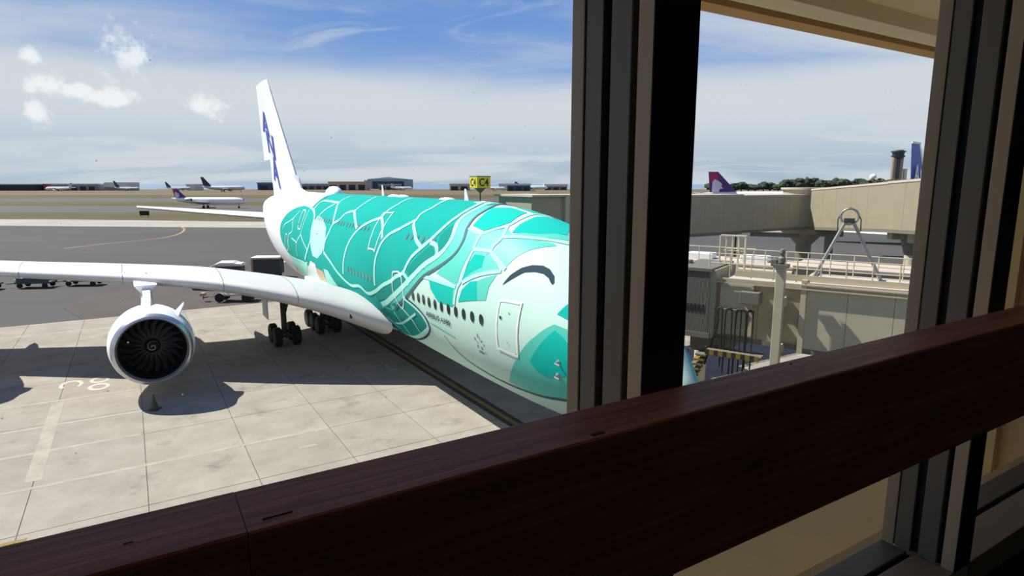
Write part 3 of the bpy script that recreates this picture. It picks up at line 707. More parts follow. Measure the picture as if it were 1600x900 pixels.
for x, y0, y1 in ((22.82, 15.7, 24), (15.42, 8.0, 22), (19.32, 15.8, 24), (26.95, 15.8, 27)): patch(x-.13, x+.13, y0, y1, z=.003)
patch(45.9, 46.3, 4, 28, z=.003); patch(13.6, 13.9, 9.0, 9.8)
# nose-wheel guide line with dark edges
GL = thing('guide_line', 'yellow nose-wheel guide line with dark borders under the big airliner', 'painted line', (20, 0, .004), FA)
MB().box(2, 60, -.42, .42, -.004, .005).build('dark_border', M_bk, GL); MB().box(2, 60, -.14, .14, .005, .007).build('yellow_stripe', M_yel, GL)
YM = MB().box(11.05, 11.25, 19.2, 21.5, .0, .006).build('floor_marking', M_yel, None, FA, (11.15, 20, 0)); tag(YM, 'short yellow painted mark on the concrete at the bottom left corner', 'painted line')
SM = thing('stand_marking', 'white painted ground characters beside the shadow of the wing', 'painted sign', (29.4, 18.3, .004), FA)
def ring_ch(cx, cy, rx, ry, a0, a1, w=.2):
    """a painted band along part of an ellipse, lying on the slab"""
    b = MB(); n = 20; rows = []
    for k in range(n+1):
        a = a0+(a1-a0)*k/n; c, s = math.cos(a), math.sin(a)
        rows.append([(cx+(rx+q*1.6)*c, cy+(ry+q)*s, z) for q, z in ((-w/2, 0), (-w/2, .007), (w/2, .007), (w/2, 0))])
    return b.loft(rows)
for a in ((28.65, 17.75, .55, .45, 0, 2*PI), (30.1, 17.75, .5, .42, 0, 2*PI), (29.9, 19.15, .75, .5, -PI*.75, PI*.75)): ring_ch(*a).build('painted_stroke', M_wpaint, SM)
M_pw = mat('pale_white_mark', (226, 222, 216), .8)
b = MB(); b.prism([(72, 166), (92, 138), (120, 108), (121, 114), (96, 145), (75, 171)], -.05, -.01); tag(b.build('taxiway_edge_strip', M_pw, None, FW, (90, 140, -.02)), kind='structure')

TLP = bez([Vector(p) for p in [[-93.9, 173.2], [-86.9, 163.2], [-79.9, 148.2], [-77.0, 137.4], [-77.6, 129.4], [-80.5, 122.4], [-82.3, 112.5]]], 6)
b = MB(); rows = []
for i, p in enumerate(TLP):
    t = (TLP[min(i+1, len(TLP)-1)]-TLP[max(i-1, 0)]).normalized(); n_ = Vector((-t.y, t.x))*.28; rows.append([(p.x-n_.x, p.y-n_.y, -.04), (p.x+n_.x, p.y+n_.y, -.04)])
b.loft(rows, False, False); tag(b.build('taxi_line', mat('faded_taxi_yellow', (150, 128, 84), .85), None, FW, (TLP[0].x, TLP[0].y, -.04)), 'thin faded yellow curved taxi line on the asphalt beyond the wing', 'painted line')

# ================================================================== jet bridges
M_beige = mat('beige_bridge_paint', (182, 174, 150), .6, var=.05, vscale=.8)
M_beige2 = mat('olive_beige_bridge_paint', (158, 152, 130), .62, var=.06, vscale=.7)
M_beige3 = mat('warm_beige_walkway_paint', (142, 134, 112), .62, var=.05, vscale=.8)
M_roof = mat('pale_bridge_roof', (184, 172, 158), .8, var=.08, vscale=1.5)
M_bgrey = mat('grey_steel_paint', (110, 106, 96), .6)
M_bell = mat('grey_bellows_rubber', (112, 110, 102), .75)
M_galv = mat('galvanized_steel', (150, 152, 152), .38, metal=.6)
M_cab = mat('black_cable', (26, 26, 28), .6)
M_cav = mat('dark_slot', (32, 32, 30), .8)
def frame_of(p0, p1): d = Vector((p1[0]-p0[0], p1[1]-p0[1])); return Frame(math.atan2(d.y, d.x), p0[0], p0[1]), d.length
def tunnel(root, x0, x1, w, zb0, zt0, zb1, zt1, n, m, roof, side=-1, lip=.12, name='wall_panel'):
    """box tunnel along local x; panels on both long sides, roof slab, floor slab, end rings"""
    f = lambda x: ((x-x0)/(x1-x0))
    zb = lambda x: zb0+(zb1-zb0)*f(x); zt = lambda x: zt0+(zt1-zt0)*f(x)
    def slab(xa, xb, ya, yb, fa, fb, ga, gb):
        return [(xa, ya, fa), (xb, ya, fb), (xb, yb, fb), (xa, yb, fa), (xa, ya, ga), (xb, ya, gb), (xb, yb, gb), (xa, yb, ga)]
    FS = [(0, 3, 2, 1), (4, 5, 6, 7), (0, 1, 5, 4), (1, 2, 6, 5), (2, 3, 7, 6), (3, 0, 4, 7)]
    MB().add(slab(x0, x1, -w/2-lip, w/2+lip, zt0-.06, zt1-.06, zt0+.08, zt1+.08), FS).build('roof', roof, root)
    MB().add(slab(x0, x1, -w/2-.04, w/2+.04, zb0-.12, zb1-.12, zb0+.1, zb1+.1), FS).build('floor_beam', M_bgrey, root)
    MB().add(slab(x0+.05, x1-.05, -w/2+.1, w/2-.1, zb0+.1, zb1+.1, zt0-.06, zt1-.06), FS).build('inner_box', M_bgrey if m is M_beige2 else M_beige2, root)
    dx = (x1-x0)/n
    for sd in (-1, 1):
        y0, y1 = sorted((sd*w/2, sd*(w/2-.08)))
        for k in range(n):
            a = x0+k*dx+.008; c = x0+(k+1)*dx-.008
            MB().add(slab(a, c, y0, y1, zb(a)+.1, zb(c)+.1, zt(a)-.06, zt(c)-.06), FS).build(name, m, root)
# --- bridge A, main deck, nearest
FA_, LA = frame_of((13.55, 27.5), (24.2, 20.1))
BA = thing('jet_bridge', 'nearest beige jet bridge with roof railings, hoses and dark accordion hood', 'jet bridge', (2.5, 0, 0), FA_)
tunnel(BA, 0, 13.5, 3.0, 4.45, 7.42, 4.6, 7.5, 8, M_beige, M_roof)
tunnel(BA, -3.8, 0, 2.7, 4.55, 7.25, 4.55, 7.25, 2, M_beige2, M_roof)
MB().box(-.12, .1, -1.62, 1.62, 4.35, 7.6).build('tunnel_collar', M_beige, BA)
for z in (7.18, 7.36): MB().box(-4.0, 13.5, -1.66, -1.58, z, z+.06).build('conduit', M_beige, BA)
# service door in the cab wall
sd = MB().box(-3.5, -2.15, -1.46, -1.36, 4.75, 7.05).build('service_door', M_beige, BA)
for a in ((-3.58, -3.48, 4.7, 7.12), (-2.2, -2.1, 4.7, 7.12)): MB().box(a[0], a[1], -1.5, -1.4, a[2], a[3]).build('door_jamb', M_beige, sd)
MB().box(-3.58, -2.1, -1.5, -1.4, 7.05, 7.15).build('door_head', M_beige, sd); MB().box(-2.9, -2.5, -1.52, -1.4, 5.9, 5.98).build('door_sign', M_roof, sd)
MB().box(-2.6, -1.75, -1.95, -1.36, 6.35, 6.9).build('junction_box', M_bgrey, BA, bevel=.02)
# accordion hood: stacked pleats
hd = MB().box(-5.4, -3.75, -1.75, 1.6, 4.5, 7.75).build('cab', M_beige2, BA)
n = 26
for k in range(n):
    x = -5.5+k*(1.5/n); MB().box(x, x+.038, -1.86, -1.72, 4.75, 7.7).build('hood_pleat', M_bell, hd)
MB().box(-5.6, -3.9, -1.92, 1.7, 7.68, 7.82).build('hood_top', M_bgrey, hd); MB().box(-5.6, -3.9, -1.9, -1.7, 4.5, 4.75).build('hood_sill', M_bgrey, hd)
for k in range(6): MB().box(-5.25+k*.19, -5.17+k*.19, -1.885, -1.85, 5.75, 6.1).build('hood_slot', M_cav, hd)
MB().box(-4.9, -3.2, -1.5, 1.3, 3.75, 4.5).build('cab_underframe', M_bgrey, BA)
# lift column, its head and the shaded stub beam
lc = MB().box(-1.05, -.68, -2.35, -2.0, 0, 8.15).build('lift_column', M_beige, BA, bevel=.02)
MB().box(-1.15, -.58, -2.45, -1.9, 8.15, 8.3).build('column_cap', M_bgrey, lc); MB().box(-1.05, -.68, -2.05, -1.4, 6.4, 6.8).build('column_arm', M_beige, lc); MB().box(-1.05, -.68, -2.05, -1.4, 4.3, 4.7).build('column_arm', M_beige, lc)
MB().lathe([(0, .06), (.06, .15), (.26, .16), (.34, .09), (.42, .09), (.48, .13), (.62, .11), (.68, .03)], (-.87, -2.17, 8.3), (0, 0, 1), 14, True).build('beacon', M_bgrey, lc, smooth=True)
MB().box(-1.3, -1.05, -2.3, -2.0, 8.2, 8.5).build('floodlight', M_bgrey, lc, bevel=.03)
# hanging hoses
hs = MB().tube([(-3.6, -1.75, 5.98), (-1.9, -1.75, 5.98)], .03, 6).build('hose_bar', M_bgrey, BA)
for k, (x, w_, low) in enumerate(((-3.45, .2, 3.2), (-3.05, .28, 2.9), (-2.62, .22, 3.1), (-2.5, .42, 2.8), (-2.1, .24, 3.3))):
    pts = [(x-w_*.5-.5 if k == 0 else x-w_*.6, -1.8, low), (x-w_*.55, -1.8, 5.2), (x-w_*.5, -1.8, 5.8), (x-w_*.3, -1.8, 6.02), (x+w_*.3, -1.8, 6.02), (x+w_*.5, -1.8, 5.8), (x+w_*.5, -1.8, 4.6), (x+w_*.45, -1.8, low)]
    MB().tube(bez(pts, 5), .035, 7).build('hose', M_cab, hs, smooth=True)
for k in range(3):
    MB().tube(bez([(-6.25+k*.12, -1.95, 5.9), (-6.3+k*.12, -2.0, 5.2), (-6.2+k*.16, -2.05, 4.4), (-6.0+k*.1, -2.0, 3.9), (-5.8, -1.9, 3.7)], 5), .045, 7).build('hose', M_cab, hs, smooth=True)
for x in (-5.25, -4.95): MB().tube([(x, -1.6, 3.75), (x+.12, -1.7, 1.6)], .03, 6).build('drop_cable', M_cab, hs)
# striped landing under the service door
ld = MB().box(-3.9, -1.45, -2.3, -1.4, 3.95, 4.05).build('landing', M_bgrey, BA)
M_hy = mat('hazard_yellow', (128, 110, 40), .7); M_hb = mat('hazard_black', (40, 38, 34), .8)
for k in range(12): MB().box(-3.9+k*.2, -3.7+k*.2, -2.34, -2.3, 3.85, 4.1).build('hazard_stripe', M_hy if k % 2 else M_hb, ld)
for k in range(8): MB().box(-4.4-k*.1, -3.9-k*.1, -2.2, -1.5, 3.7-k*.24, 3.78-k*.24).build('stair_tread', M_hy if k % 2 else M_bgrey, ld)
# roof rails, ladder cage, A-frame
M_rail = mat('cream_rail_paint', (190, 182, 152), .6)
rl = MB().box(-3.0, 4.4, -1.4, -1.34, 7.5, 7.78).build('roof_railing', M_rail, BA)
for z in (8.05, 8.5):
    MB().tube([(-4.2, -1.37, z), (4.4, -1.37, z)], .025, 6).build('rail', M_rail, rl); MB().tube([(-4.2, 1.2, z), (4.4, 1.2, z)], .025, 6).build('rail', M_rail, rl)
for k in range(10):
    x = -4.2+k*.955
    for y in (-1.37, 1.2): MB().tube([(x, y, 7.45), (x, y, 8.5)], .028, 6).build('rail_post', M_rail, rl)
MB().tube([(4.1, 1.2, 7.5), (4.55, 1.2, 8.75)], .03, 6).build('rail_post', M_rail, rl)
cg = MB().beam((-4.2, .3, 9.22), (-3.0, .3, 9.22), .3, .06).build('ladder_cage', M_rail, BA)
for k in range(9):
    x = -4.2+k*.15; MB().tube([(x, .3+(.35 if k % 2 else -.1), 7.45), (x, .3+(.35 if k % 2 else -.1), 9.22)], .026 if k not in (0, 5, 8) else .05, 6).build('cage_bar', M_rail, cg)
for z in (7.9, 8.5): MB().tube([(-4.2, .2, z), (-3.0, .2, z)], .022, 6).build('cage_hoop', M_rail, cg)
for k, (x, y) in enumerate(((-5.2, -.3), (-4.7, .3), (5.4, -.6), (6.1, -.4))): MB().box(x, x+.1, y, y+1.1, 7.5, 7.58).build('roof_batten', M_bgrey, BA)
MB().box(-5.8, -5.4, -.5, -.1, 7.82, 7.98).build('roof_fitting', M_bgrey, BA, bevel=.03); 
for k in range(2): MB().box(7.6+k*.5, 7.9+k*.5, -1.75, -1.5, 7.42, 7.55).build('roof_fitting', M_rail, BA)
AF = thing('lifting_a_frame', 'galvanized steel A-frame with a ring standing on the near jet bridge roof', 'a-frame', (1.4, -.2, 7.5), FA_)
pA = Vector((.15, -.9, 7.5)); pB = Vector((2.75, .15, 7.5)); pT = Vector((1.35, -.35, 10.2))
# place by the bridge axis: feet on the roof, apex leaning over it
MB().tube([pA, pT+Vector((-.1, 0, 0))], .07, 10).build('leg', M_galv, AF, smooth=True); MB().tube([pB, pT+Vector((.1, 0, 0))], .07, 10).build('leg', M_galv, AF, smooth=True)
MB().tube([pT+Vector((.34*math.cos(a), 0, .12+.34*math.sin(a))) for a in [2*PI*k/20 for k in range(21)]], .045, 8).build('ring', M_galv, AF, smooth=True)
MB().tube([pT+Vector((-.42, 0, -.5)), pT+Vector((-.44, 0, 0)), pT+Vector((-.25, 0, .38)), pT+Vector((0, 0, .5)), pT+Vector((.25, 0, .38)), pT+Vector((.44, 0, 0)), pT+Vector((.46, 0, -.5))], .025, 6).build('sling', M_gear, AF, smooth=True)
MB().box(1.15, 1.55, -.48, -.22, 10.05, 10.25).build('apex_block', M_gear, AF, bevel=.02)
for p in (pA, pB): MB().box(p.x-.14, p.x+.14, p.y-.1, p.y+.1, 7.48, 7.62).build('foot', M_gear, AF)
# --- bridge C, main deck, behind A
FC, LC = frame_of((5.5, 39.6), (24, 27.0))
BC = thing('jet_bridge', 'low beige jet bridge roof running behind the railings of the nearest bridge', 'jet bridge', (8, 0, 0), FC)
tunnel(BC, 5.2, 12, 2.7, 4.8, 7.35, 4.8, 7.35, 6, M_beige, M_roof); tunnel(BC, 12, 23, 2.9, 4.7, 7.45, 4.7, 7.45, 6, M_beige, M_roof)
MB().tube([(5.2, -1.55, 7.1), (12, -1.55, 7.1)], .14, 10).build('pipe', M_beige, BC, smooth=True)
for k in range(4): MB().tube([(5.4+k*1.5, -.9, 7.35), (5.4+k*1.5, -.9, 8.2)], .03, 6).build('rail_post', M_rail, BC)
MB().tube([(5.4, -.9, 8.2), (10, -.9, 8.2)], .03, 6).build('rail', M_rail, BC)
for x, y in ((6.0, -.4), (9.0, -.3)): MB().box(x, x+1.5, y, y+.9, 7.42, 7.75).build('roof_unit', M_white, BC, bevel=.04)
for x in (7, 17): MB().tube([(x, 0, 0), (x, 0, 4.75)], .35, 14).build('support_column', M_beige, BC, smooth=True)
# --- bridge B, upper deck
FB, LB = frame_of((3.0, 42.0), (26.5, 56.0))
BB = thing('jet_bridge', 'high olive-beige telescoping jet bridge in shade, reaching the upper deck', 'jet bridge', (13, 0, 0), FB)
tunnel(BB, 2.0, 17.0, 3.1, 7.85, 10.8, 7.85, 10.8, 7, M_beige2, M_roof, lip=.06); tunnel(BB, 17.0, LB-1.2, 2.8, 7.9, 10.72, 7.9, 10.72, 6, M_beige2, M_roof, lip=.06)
MB().box(-3.4, 2.2, -2.2, 1.9, 7.7, 10.9).build('cab', M_beige2, BB); MB().box(-3.6, -.9, -2.6, 2.2, 10.9, 11.02).build('cab_roof', M_roof, BB); MB().box(-.4, 2.6, -2.5, 2.2, 10.86, 10.98).build('cab_roof', M_roof, BB)
MB().box(-1.0, -.5, -2.45, -2.1, 8.0, 11.0).build('cab_post', M_beige, BB); MB().box(.2, 2.0, -2.26, -2.2, 8.6, 10.6).build('cab_window', M_glassd, BB)
for x in (5, 10): MB().box(x, x+1.2, -1.5, 1.5, 7.55, 7.8).build('drive_frame', M_gear, BB)
MB().beam((19.0, -1.0, 7.6), (25.2, -1.0, 7.2), .3, .35).build('underframe', M_bgrey, BB)
rt = MB().tube([(LB+.2, 0, 7.3), (LB+.2, 0, 11.2)], 2.05, 24).build('rotunda', M_beige2, BB, smooth=True)
MB().tube([(LB+.2, 0, 11.2), (LB+.2, 0, 11.36)], 2.25, 24).build('rotunda_roof', M_roof, rt, smooth=True); MB().tube([(LB+.2, 0, 0), (LB+.2, 0, 7.3)], .65, 18).build('support_column', M_bgrey, rt, smooth=True); MB().tube([(LB+.2, 0, 6.3), (LB+.2, 0, 7.3)], [.7, 1.6], 18).build('column_head', M_bgrey, rt, smooth=True)
MB().tube([(17.8, -.4, 0), (17.8, -.4, 7.9)], .07, 8).build('drop_pipe', M_gear, BB)
# roof posts with thin rail over the cab
MB().box(1.6, 3.4, -1.4, -1.3, 11.6, 11.68).build('roof_frame', M_rail, BB)
for x in (1.6, 2.3, 3.3): MB().box(x, x+.12, -1.45, -1.25, 10.95, 11.65).build('roof_frame_post', M_rail, BB)
MB().tube([(3.4, -1.35, 11.55), (9.0, -1.35, 11.55)], .03, 6).build('roof_wire_rail', M_gear, BB)
MB().lathe([(0, .34), (.5, .34), (.7, .2), (.85, .1), (1.2, .07)], (5.9, -1.1, 10.85), (0, 0, 1), 12, True).build('roof_beacon', M_beige, BB, smooth=True)
# --- fixed walkway from the rotunda to the terminal
FD, LD = frame_of((27.2, 54.6), (24.6, 33.5))
BD = thing('elevated_walkway', 'sunlit beige elevated walkway between the rotunda and the terminal', 'walkway', (10, 0, 0), FD)
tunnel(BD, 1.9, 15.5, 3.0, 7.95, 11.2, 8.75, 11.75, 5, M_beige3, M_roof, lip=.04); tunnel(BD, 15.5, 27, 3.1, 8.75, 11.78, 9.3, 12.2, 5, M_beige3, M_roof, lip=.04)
cl = MB().tube([(16.3, 0, 0), (16.3, 0, 7.6)], .48, 16).build('support_column', M_beige, BD, smooth=True); MB().tube([(16.3, 0, 7.3), (16.3, 0, 8.7)], [.5, .9], 16).build('column_head', M_bgrey, cl, smooth=True)
for x in (14.6, 17.2): MB().box(x, x+.7, -.9, .9, 8.15, 8.7).build('floor_beam_box', M_beige, BD, bevel=.04)
MB().box(2.2, 2.9, -1, 1, 7.3, 7.95).build('floor_beam_box', M_bgrey, BD, bevel=.04); MB().box(2.35, 2.75, -.3, .3, 5.4, 7.3).build('hanger_post', M_bgrey, BD)
# --- gate sign
FS_, _ = frame_of((-2.15, 42.0), (-1.3, 42.53))
GS = thing('gate_sign', 'yellow cube gate sign with black characters on a post above the airliner', 'sign', (0, 0, 10.9), FS_)
M_sy = mat('sign_yellow', (226, 206, 44), .5); M_sk = mat('sign_black', (44, 38, 20), .6)
hs_ = .52
MB().box(-hs_, hs_, -hs_, hs_, 11.42, 12.18).build('sign_cube', M_sy, GS, bevel=.02); MB().box(-hs_-.01, hs_+.01, -hs_-.01, hs_+.01, 12.16, 12.22).build('sign_cap', M_bgrey, GS)
MB().loft([[(-.05, -.05, 11.1), (.05, -.05, 11.1), (.05, .05, 11.1), (-.05, .05, 11.1)], [(-.3, -.3, 11.42), (.3, -.3, 11.42), (.3, .3, 11.42), (-.3, .3, 11.42)]]).build('sign_funnel', M_bgrey, GS); MB().tube([(0, 0, 9.6), (0, 0, 11.1)], .05, 8).build('sign_post', M_bgrey, GS)
for vs, fs in islands(*text_mesh('C4', 0, .02)):
    MB().add([(-.36+.72*x, -hs_-.012, 11.54+.52*y) for x, y in vs], fs).build('sign_character', M_sk, GS); MB().add([(-hs_-.012, .36-.72*x, 11.54+.52*y) for x, y in vs], fs).build('sign_character', M_sk, GS)
# ================================================================== ground equipment
M_cgrey = mat('grey_container_fabric', (70, 72, 74), .8, var=.1, vscale=2); M_ctop = mat('pale_cover', (222, 218, 214), .7); M_ctan = mat('tan_frame', (176, 152, 118), .7)
def wheels(root, xs, ys, r=.28):
    for x in xs:
        for y in ys:
            b = MB(); b.lathe([(-.09, r*.6), (-.09, r), (.09, r), (.09, r*.6)], (x, y, r), (0, 1, 0), 14, True); b.build('wheel', M_black, root, smooth=True, sharp=30)
def dolly(x, y, ang, label, ln=3.6, load=None):
    f = Frame(math.radians(ang), x, y); t = thing('baggage_dolly', label, 'baggage cart', (0, 0, 0), f, 'baggage dollies parked behind the wing')
    MB().box(-ln/2, ln/2, -.85, .85, .5, .66).build('deck', M_cgrey, t); wheels(t, (-ln/2+.5, ln/2-.5), (-.75, .75))
    MB().beam((-ln/2, 0, .5), (-ln/2-1.3, 0, .4), .08, .08).build('tow_bar', M_gear, t); MB().box(-ln/2-.02, -ln/2+.14, -.8, .8, .66, 1.0).build('end_stop', M_ctop, t)
    if load == 'low': MB().box(-ln/2+.25, ln/2-.3, -.7, .7, .66, 1.35).build('load', M_cgrey, t, bevel=.1)
    if load == 'rail':
        for s in (-.8, .8): MB().box(-ln/2+.2, ln/2, s-.03, s+.03, .66, 1.15).build('side_board', M_cgrey, t)
        for k in range(3): MB().tube([(ln/2-.1, -.8+.8*k, .6), (ln/2-.1, -.8+.8*k, 1.6)], .03, 6).build('stake', M_galv, t)
    return t
dolly(-54.6, 69.6, 8, 'dark empty baggage dolly with stakes below the wing, second from the left edge', load='rail')
dolly(-50.2, 71.2, 8, 'long low dark dolly below the wing, nearest the engine pylon', load='low')
dolly(-59.6, 68.0, 8, 'dark dolly cut off by the left edge below the wing', load='low')
f = Frame(math.radians(6), -35.6, 76.5); t = thing('baggage_cart', 'low baggage cart with rounded pale cover beyond the wing', 'baggage cart', (0, 0, 0), f)
MB().box(-1.8, 1.8, -.9, .9, .5, .66).build('deck', M_cgrey, t); wheels(t, (-1.3, 1.3), (-.8, .8)); MB().box(-1.3, 1.7, -.85, .85, .66, 1.75).build('load', M_cgrey, t)
MB().loft([[(x, y, 1.72+h*(1-(y/.95)**2*.4)) for y in (-.95, -.5, 0, .5, .95)]+[(x, .95, 1.6), (x, -.95, 1.6)] for x, h in ((-1.9, -.3), (-1.3, .18), (-.7, .5), (.9, .5), (1.2, .3), (1.85, .25))]).build('cover', M_ctop, t)
f = Frame(math.radians(6), -31.0, 77.4); t = thing('cargo_container', 'tall dark cargo container with pale roof near the airliner tail', 'container', (0, 0, 0), f)
MB().box(-1.5, 1.7, -1.1, 1.1, .45, 2.4).build('body', M_cgrey, t, bevel=.04); MB().box(-1.75, 1.75, -1.15, 1.15, 2.4, 2.62).build('roof', M_ctop, t, bevel=.04); MB().box(-1.75, -1.5, -1.1, 1.1, .3, 2.4).build('front_panel', M_ctan, t); wheels(t, (-1.1, 1.2), (-.9, .9), .24)
f = Frame(math.radians(4), -29.3, 61.2); t = thing('flat_trailer', 'flat equipment trailer with large wheel under the wing', 'trailer', (0, 0, 0), f)
MB().box(-.3, 3.2, -.8, .8, .62, .78).build('deck', M_galv, t); wheels(t, (0, 2.6), (-.8, .8), .45); MB().loft([[(x, -.85, z), (x, -.75, z), (x, -.75, z+.06), (x, -.85, z+.06)] for x, z in ((-.6, .5), (-.4, .95), (0, 1.05), (.4, .95), (.65, .6))]).build('mudguard', M_ctan, t)
MB().tube([(-.3, 0, .6), (-1.9, 0, .35)], .05, 6).build('tow_bar', M_gear, t); MB().box(-2.1, -1.7, -.3, .3, .55, .85).build('hitch_box', M_ctan, t); MB().tube([(-1.9, 0, .2), (-1.9, 0, .6)], .05, 6).build('jack_leg', M_gear, t)
M_gc = mat('dark_green_cone', (44, 66, 46), .6); t = thing('traffic_cone', 'dark green traffic cone in the engine shadow', 'traffic cone', (-18.8, 30.8, 0))
MB().lathe([(.04, .2), (.5, .09), (.82, .03), (.84, 0.005)], (-18.8, 30.8, 0), (0, 0, 1), 16, True).build('cone', M_gc, t, smooth=True); MB().box(-19.06, -18.54, 30.54, 31.06, 0, .05).build('base', M_gc, t, bevel=.02)
M_hv = mat('hi_vis_yellow_green', (196, 214, 96), .6)  # cone shapes added in place of two workers' hi-vis spots
for k, (x, y, lb) in enumerate(((-42.2, 79.0, 'left yellow-green cone standing in for a hi-vis spot just beyond the wing crest'), (-40.6, 79.0, 'right yellow-green cone standing in for a hi-vis spot just beyond the wing crest'))):
    t = thing('hi_vis_standin', lb, 'traffic cone', (x, y, 0), group='yellow-green hi-vis stand-ins'); MB().lathe([(.04, .25), (.7, .12), (1.2, .04)], (x, y, 0), (0, 0, 1), 12, True).build('cone', M_hv, t, smooth=True); MB().box(x-.3, x+.3, y-.3, y+.3, 0, .06).build('base', M_black, t)
M_or = mat('orange_paint', (200, 156, 84), .8)
tag(MB().box(-35.2, -33.6, 92.5, 96, -.06, -.03).build('floor_marking', M_or, None, FW, (-34.4, 94, -.05)), 'orange painted mark on the asphalt behind the cargo container', 'painted line')
t = thing('runway_sign', 'dark boxy sign standing on the near grass strip', 'sign', (-132, 222, 0)); MB().box(-133.6, -130.4, 221.7, 222.3, .5, 2.1).build('board', M_cav, t)
for s in (-1.2, 1.2): MB().tube([(-132+s, 222, -.1), (-132+s, 222, .6)], .08, 6).build('post', M_gear, t)

# ================================================================== other aircraft
def jet(label, x, y, ang, L, R, zc, mats, fin_h, span, t_tail=False, letters=None, engines=True, name='jet_airliner', cat='airplane', fin_col=None, emblem=None):
    """x axis aft from the nose; ang is the direction of +x (aft) in degrees"""
    f = Frame(math.radians(ang), x, y); T = thing(name, label, cat, (L*.5, 0, 0), f)
    body, finm, wingm = mats
    prof = [(0, .02, -.25), (.012, .3, -.22), (.03, .55, -.15), (.06, .8, -.07), (.1, .95, -.02), (.14, 1, 0), (.62, 1, 0), (.72, .93, .07), (.82, .74, .22), (.9, .5, .42), (.96, .28, .6), (1, .08, .72)]
    MB().loft([[(L*u, R*s*math.cos(2*PI*j/20), zc+R*dz+R*s*math.sin(2*PI*j/20)) for j in range(20)] for u, s, dz in prof]).build('fuselage', body, T, smooth=True)
    zr = zc+R*.75; x0 = L*.80 if not t_tail else L*.82; x1 = L*.955; dx = fin_h*.75 if not t_tail else fin_h*.85
    ch = (x1-x0); tip = ch*.42
    FR = [[(x0-ch*.25, 0, zr), (x0+ch*.3, .3, zr), (x1, .04, zr+.2), (x1, -.04, zr+.2), (x0+ch*.3, -.3, zr)]]
    top = zr+fin_h; FR.append([(x0+dx, 0, top), (x0+dx+tip*.3, .12, top), (x0+dx+tip, .03, top), (x0+dx+tip, -.03, top), (x0+dx+tip*.3, -.12, top)])
    fo = MB().loft(FR).build('tail_fin', finm, T)
    hz = top-.1 if t_tail else zc+R*.35; hx = x0+dx-.3 if t_tail else L*.87; hs = span*.19 if not t_tail else span*.2
    SW = 1.0 if t_tail else .55
    for sg in (1, -1):
        MB().loft([[(hx, 0, hz), (hx+ch*.35, 0, hz+.14), (hx+ch*.75, 0, hz), (hx+ch*.35, 0, hz-.14)], [(hx+hs*SW, sg*hs, hz+.1+(0 if t_tail else hs*.1)), (hx+hs*SW+ch*.1, sg*hs, hz+.18+(0 if t_tail else hs*.1)), (hx+hs*SW+ch*.28, sg*hs, hz+.1+(0 if t_tail else hs*.1)), (hx+hs*SW+ch*.1, sg*hs, hz+.06+(0 if t_tail else hs*.1))]]).build('tailplane', wingm, T)
        wx = L*(.34 if not t_tail else .46); wc = L*.19; hb = span/2
        MB().loft([[(p[0], p[1]*sg, p[2]) for p in airfoil(wx+u*hb*.56, R*.6+u*(hb-R*.6), zc-R*.55+u*hb*.1, wc*(1-.78*u), .11, .1, 8)] for u in (0, .35, .7, 1)]).build('wing', wingm, T, smooth=True, sharp=60)
        if engines:
            ex, ey, ez, er = (wx+hb*.13, hb*.33, zc-R*.95, R*.52) if not t_tail else (L*.70, R*1.45, zc+R*.35, R*.5)
            MB().lathe([(0.1*er, er*.75), (0, er*.9), (er*.5, er*1.02), (er*2, er*1.0), (er*3.4, er*.62), (er*3.5, .02)], (ex, sg*ey, ez), (1, 0, 0), 16).build('engine', body if not t_tail else wingm, T, smooth=True)
            MB().tube([(ex+.02, sg*ey, ez), (ex+.3, sg*ey, ez)], er*.76, 16).build('engine_intake', M_cav, T)
            if not t_tail: MB().beam((ex+er*1.5, sg*ey, ez+er*.9), (ex+er*3.2, sg*ey, ez+er*1.5), .35, er*.9).build('pylon', body, T)
            else: MB().beam((ex+er*1.5, sg*R*.6, ez), (ex+er*1.5, sg*ey, ez), er*1.6, .3).build('pylon', body, T)
        gx = L*.52 if not t_tail else L*.55
        g = MB().tube([(gx, sg*R*1.2, .5), (gx, sg*R*1.2, zc-R*.6)], .18, 8).build('landing_gear', M_gear, T); MB().lathe([(-.35, .4), (-.35, .6), (.35, .6), (.35, .4)], (gx, sg*R*1.2, .55), (0, 1, 0), 12, True).build('wheel', M_black, g)
    g = MB().tube([(L*.1, 0, .4), (L*.1, 0, zc-R*.8)], .14, 8).build('landing_gear', M_gear, T); MB().lathe([(-.25, .3), (-.25, .45), (.25, .45), (.25, .3)], (L*.1, 0, .4), (0, 1, 0), 12, True).build('wheel', M_black, g)
    MB().add([(L*.022, s*R*.46, zc+R*.27) for s in (-1, 1)]+[(L*.036, s*R*.5, zc+R*.52) for s in (1, -1)], [(0, 1, 2, 3)]).build('windscreen', M_glassd, T)
    return T, (x0, x1, zr, top, dx, ch, tip)
M_pur = mat('purple_tail_paint', (74, 34, 110), .4, var=.08, vscale=.2); M_mag = mat('magenta_tail_paint', (176, 22, 84), .4); M_sil = mat('pale_silhouette_paint', (214, 206, 214), .5); M_jw = mat('jet_white_paint', (240, 238, 238), .4); M_jg = mat('jet_grey_paint', (150, 152, 158), .45); M_navy = mat('black_navy_tail_paint', (26, 30, 46), .5); M_tblue = mat('bright_blue_tail_paint', (34, 76, 176), .4); M_tl = mat('light_blue_tail_edge', (60, 140, 214), .4); M_red = mat('red_end_paint', (150, 92, 92), .6); M_hazejet = mat('far_grey_jet_paint', (176, 182, 190), .6); M_dkj = mat('far_dark_paint', (52, 58, 72), .7)
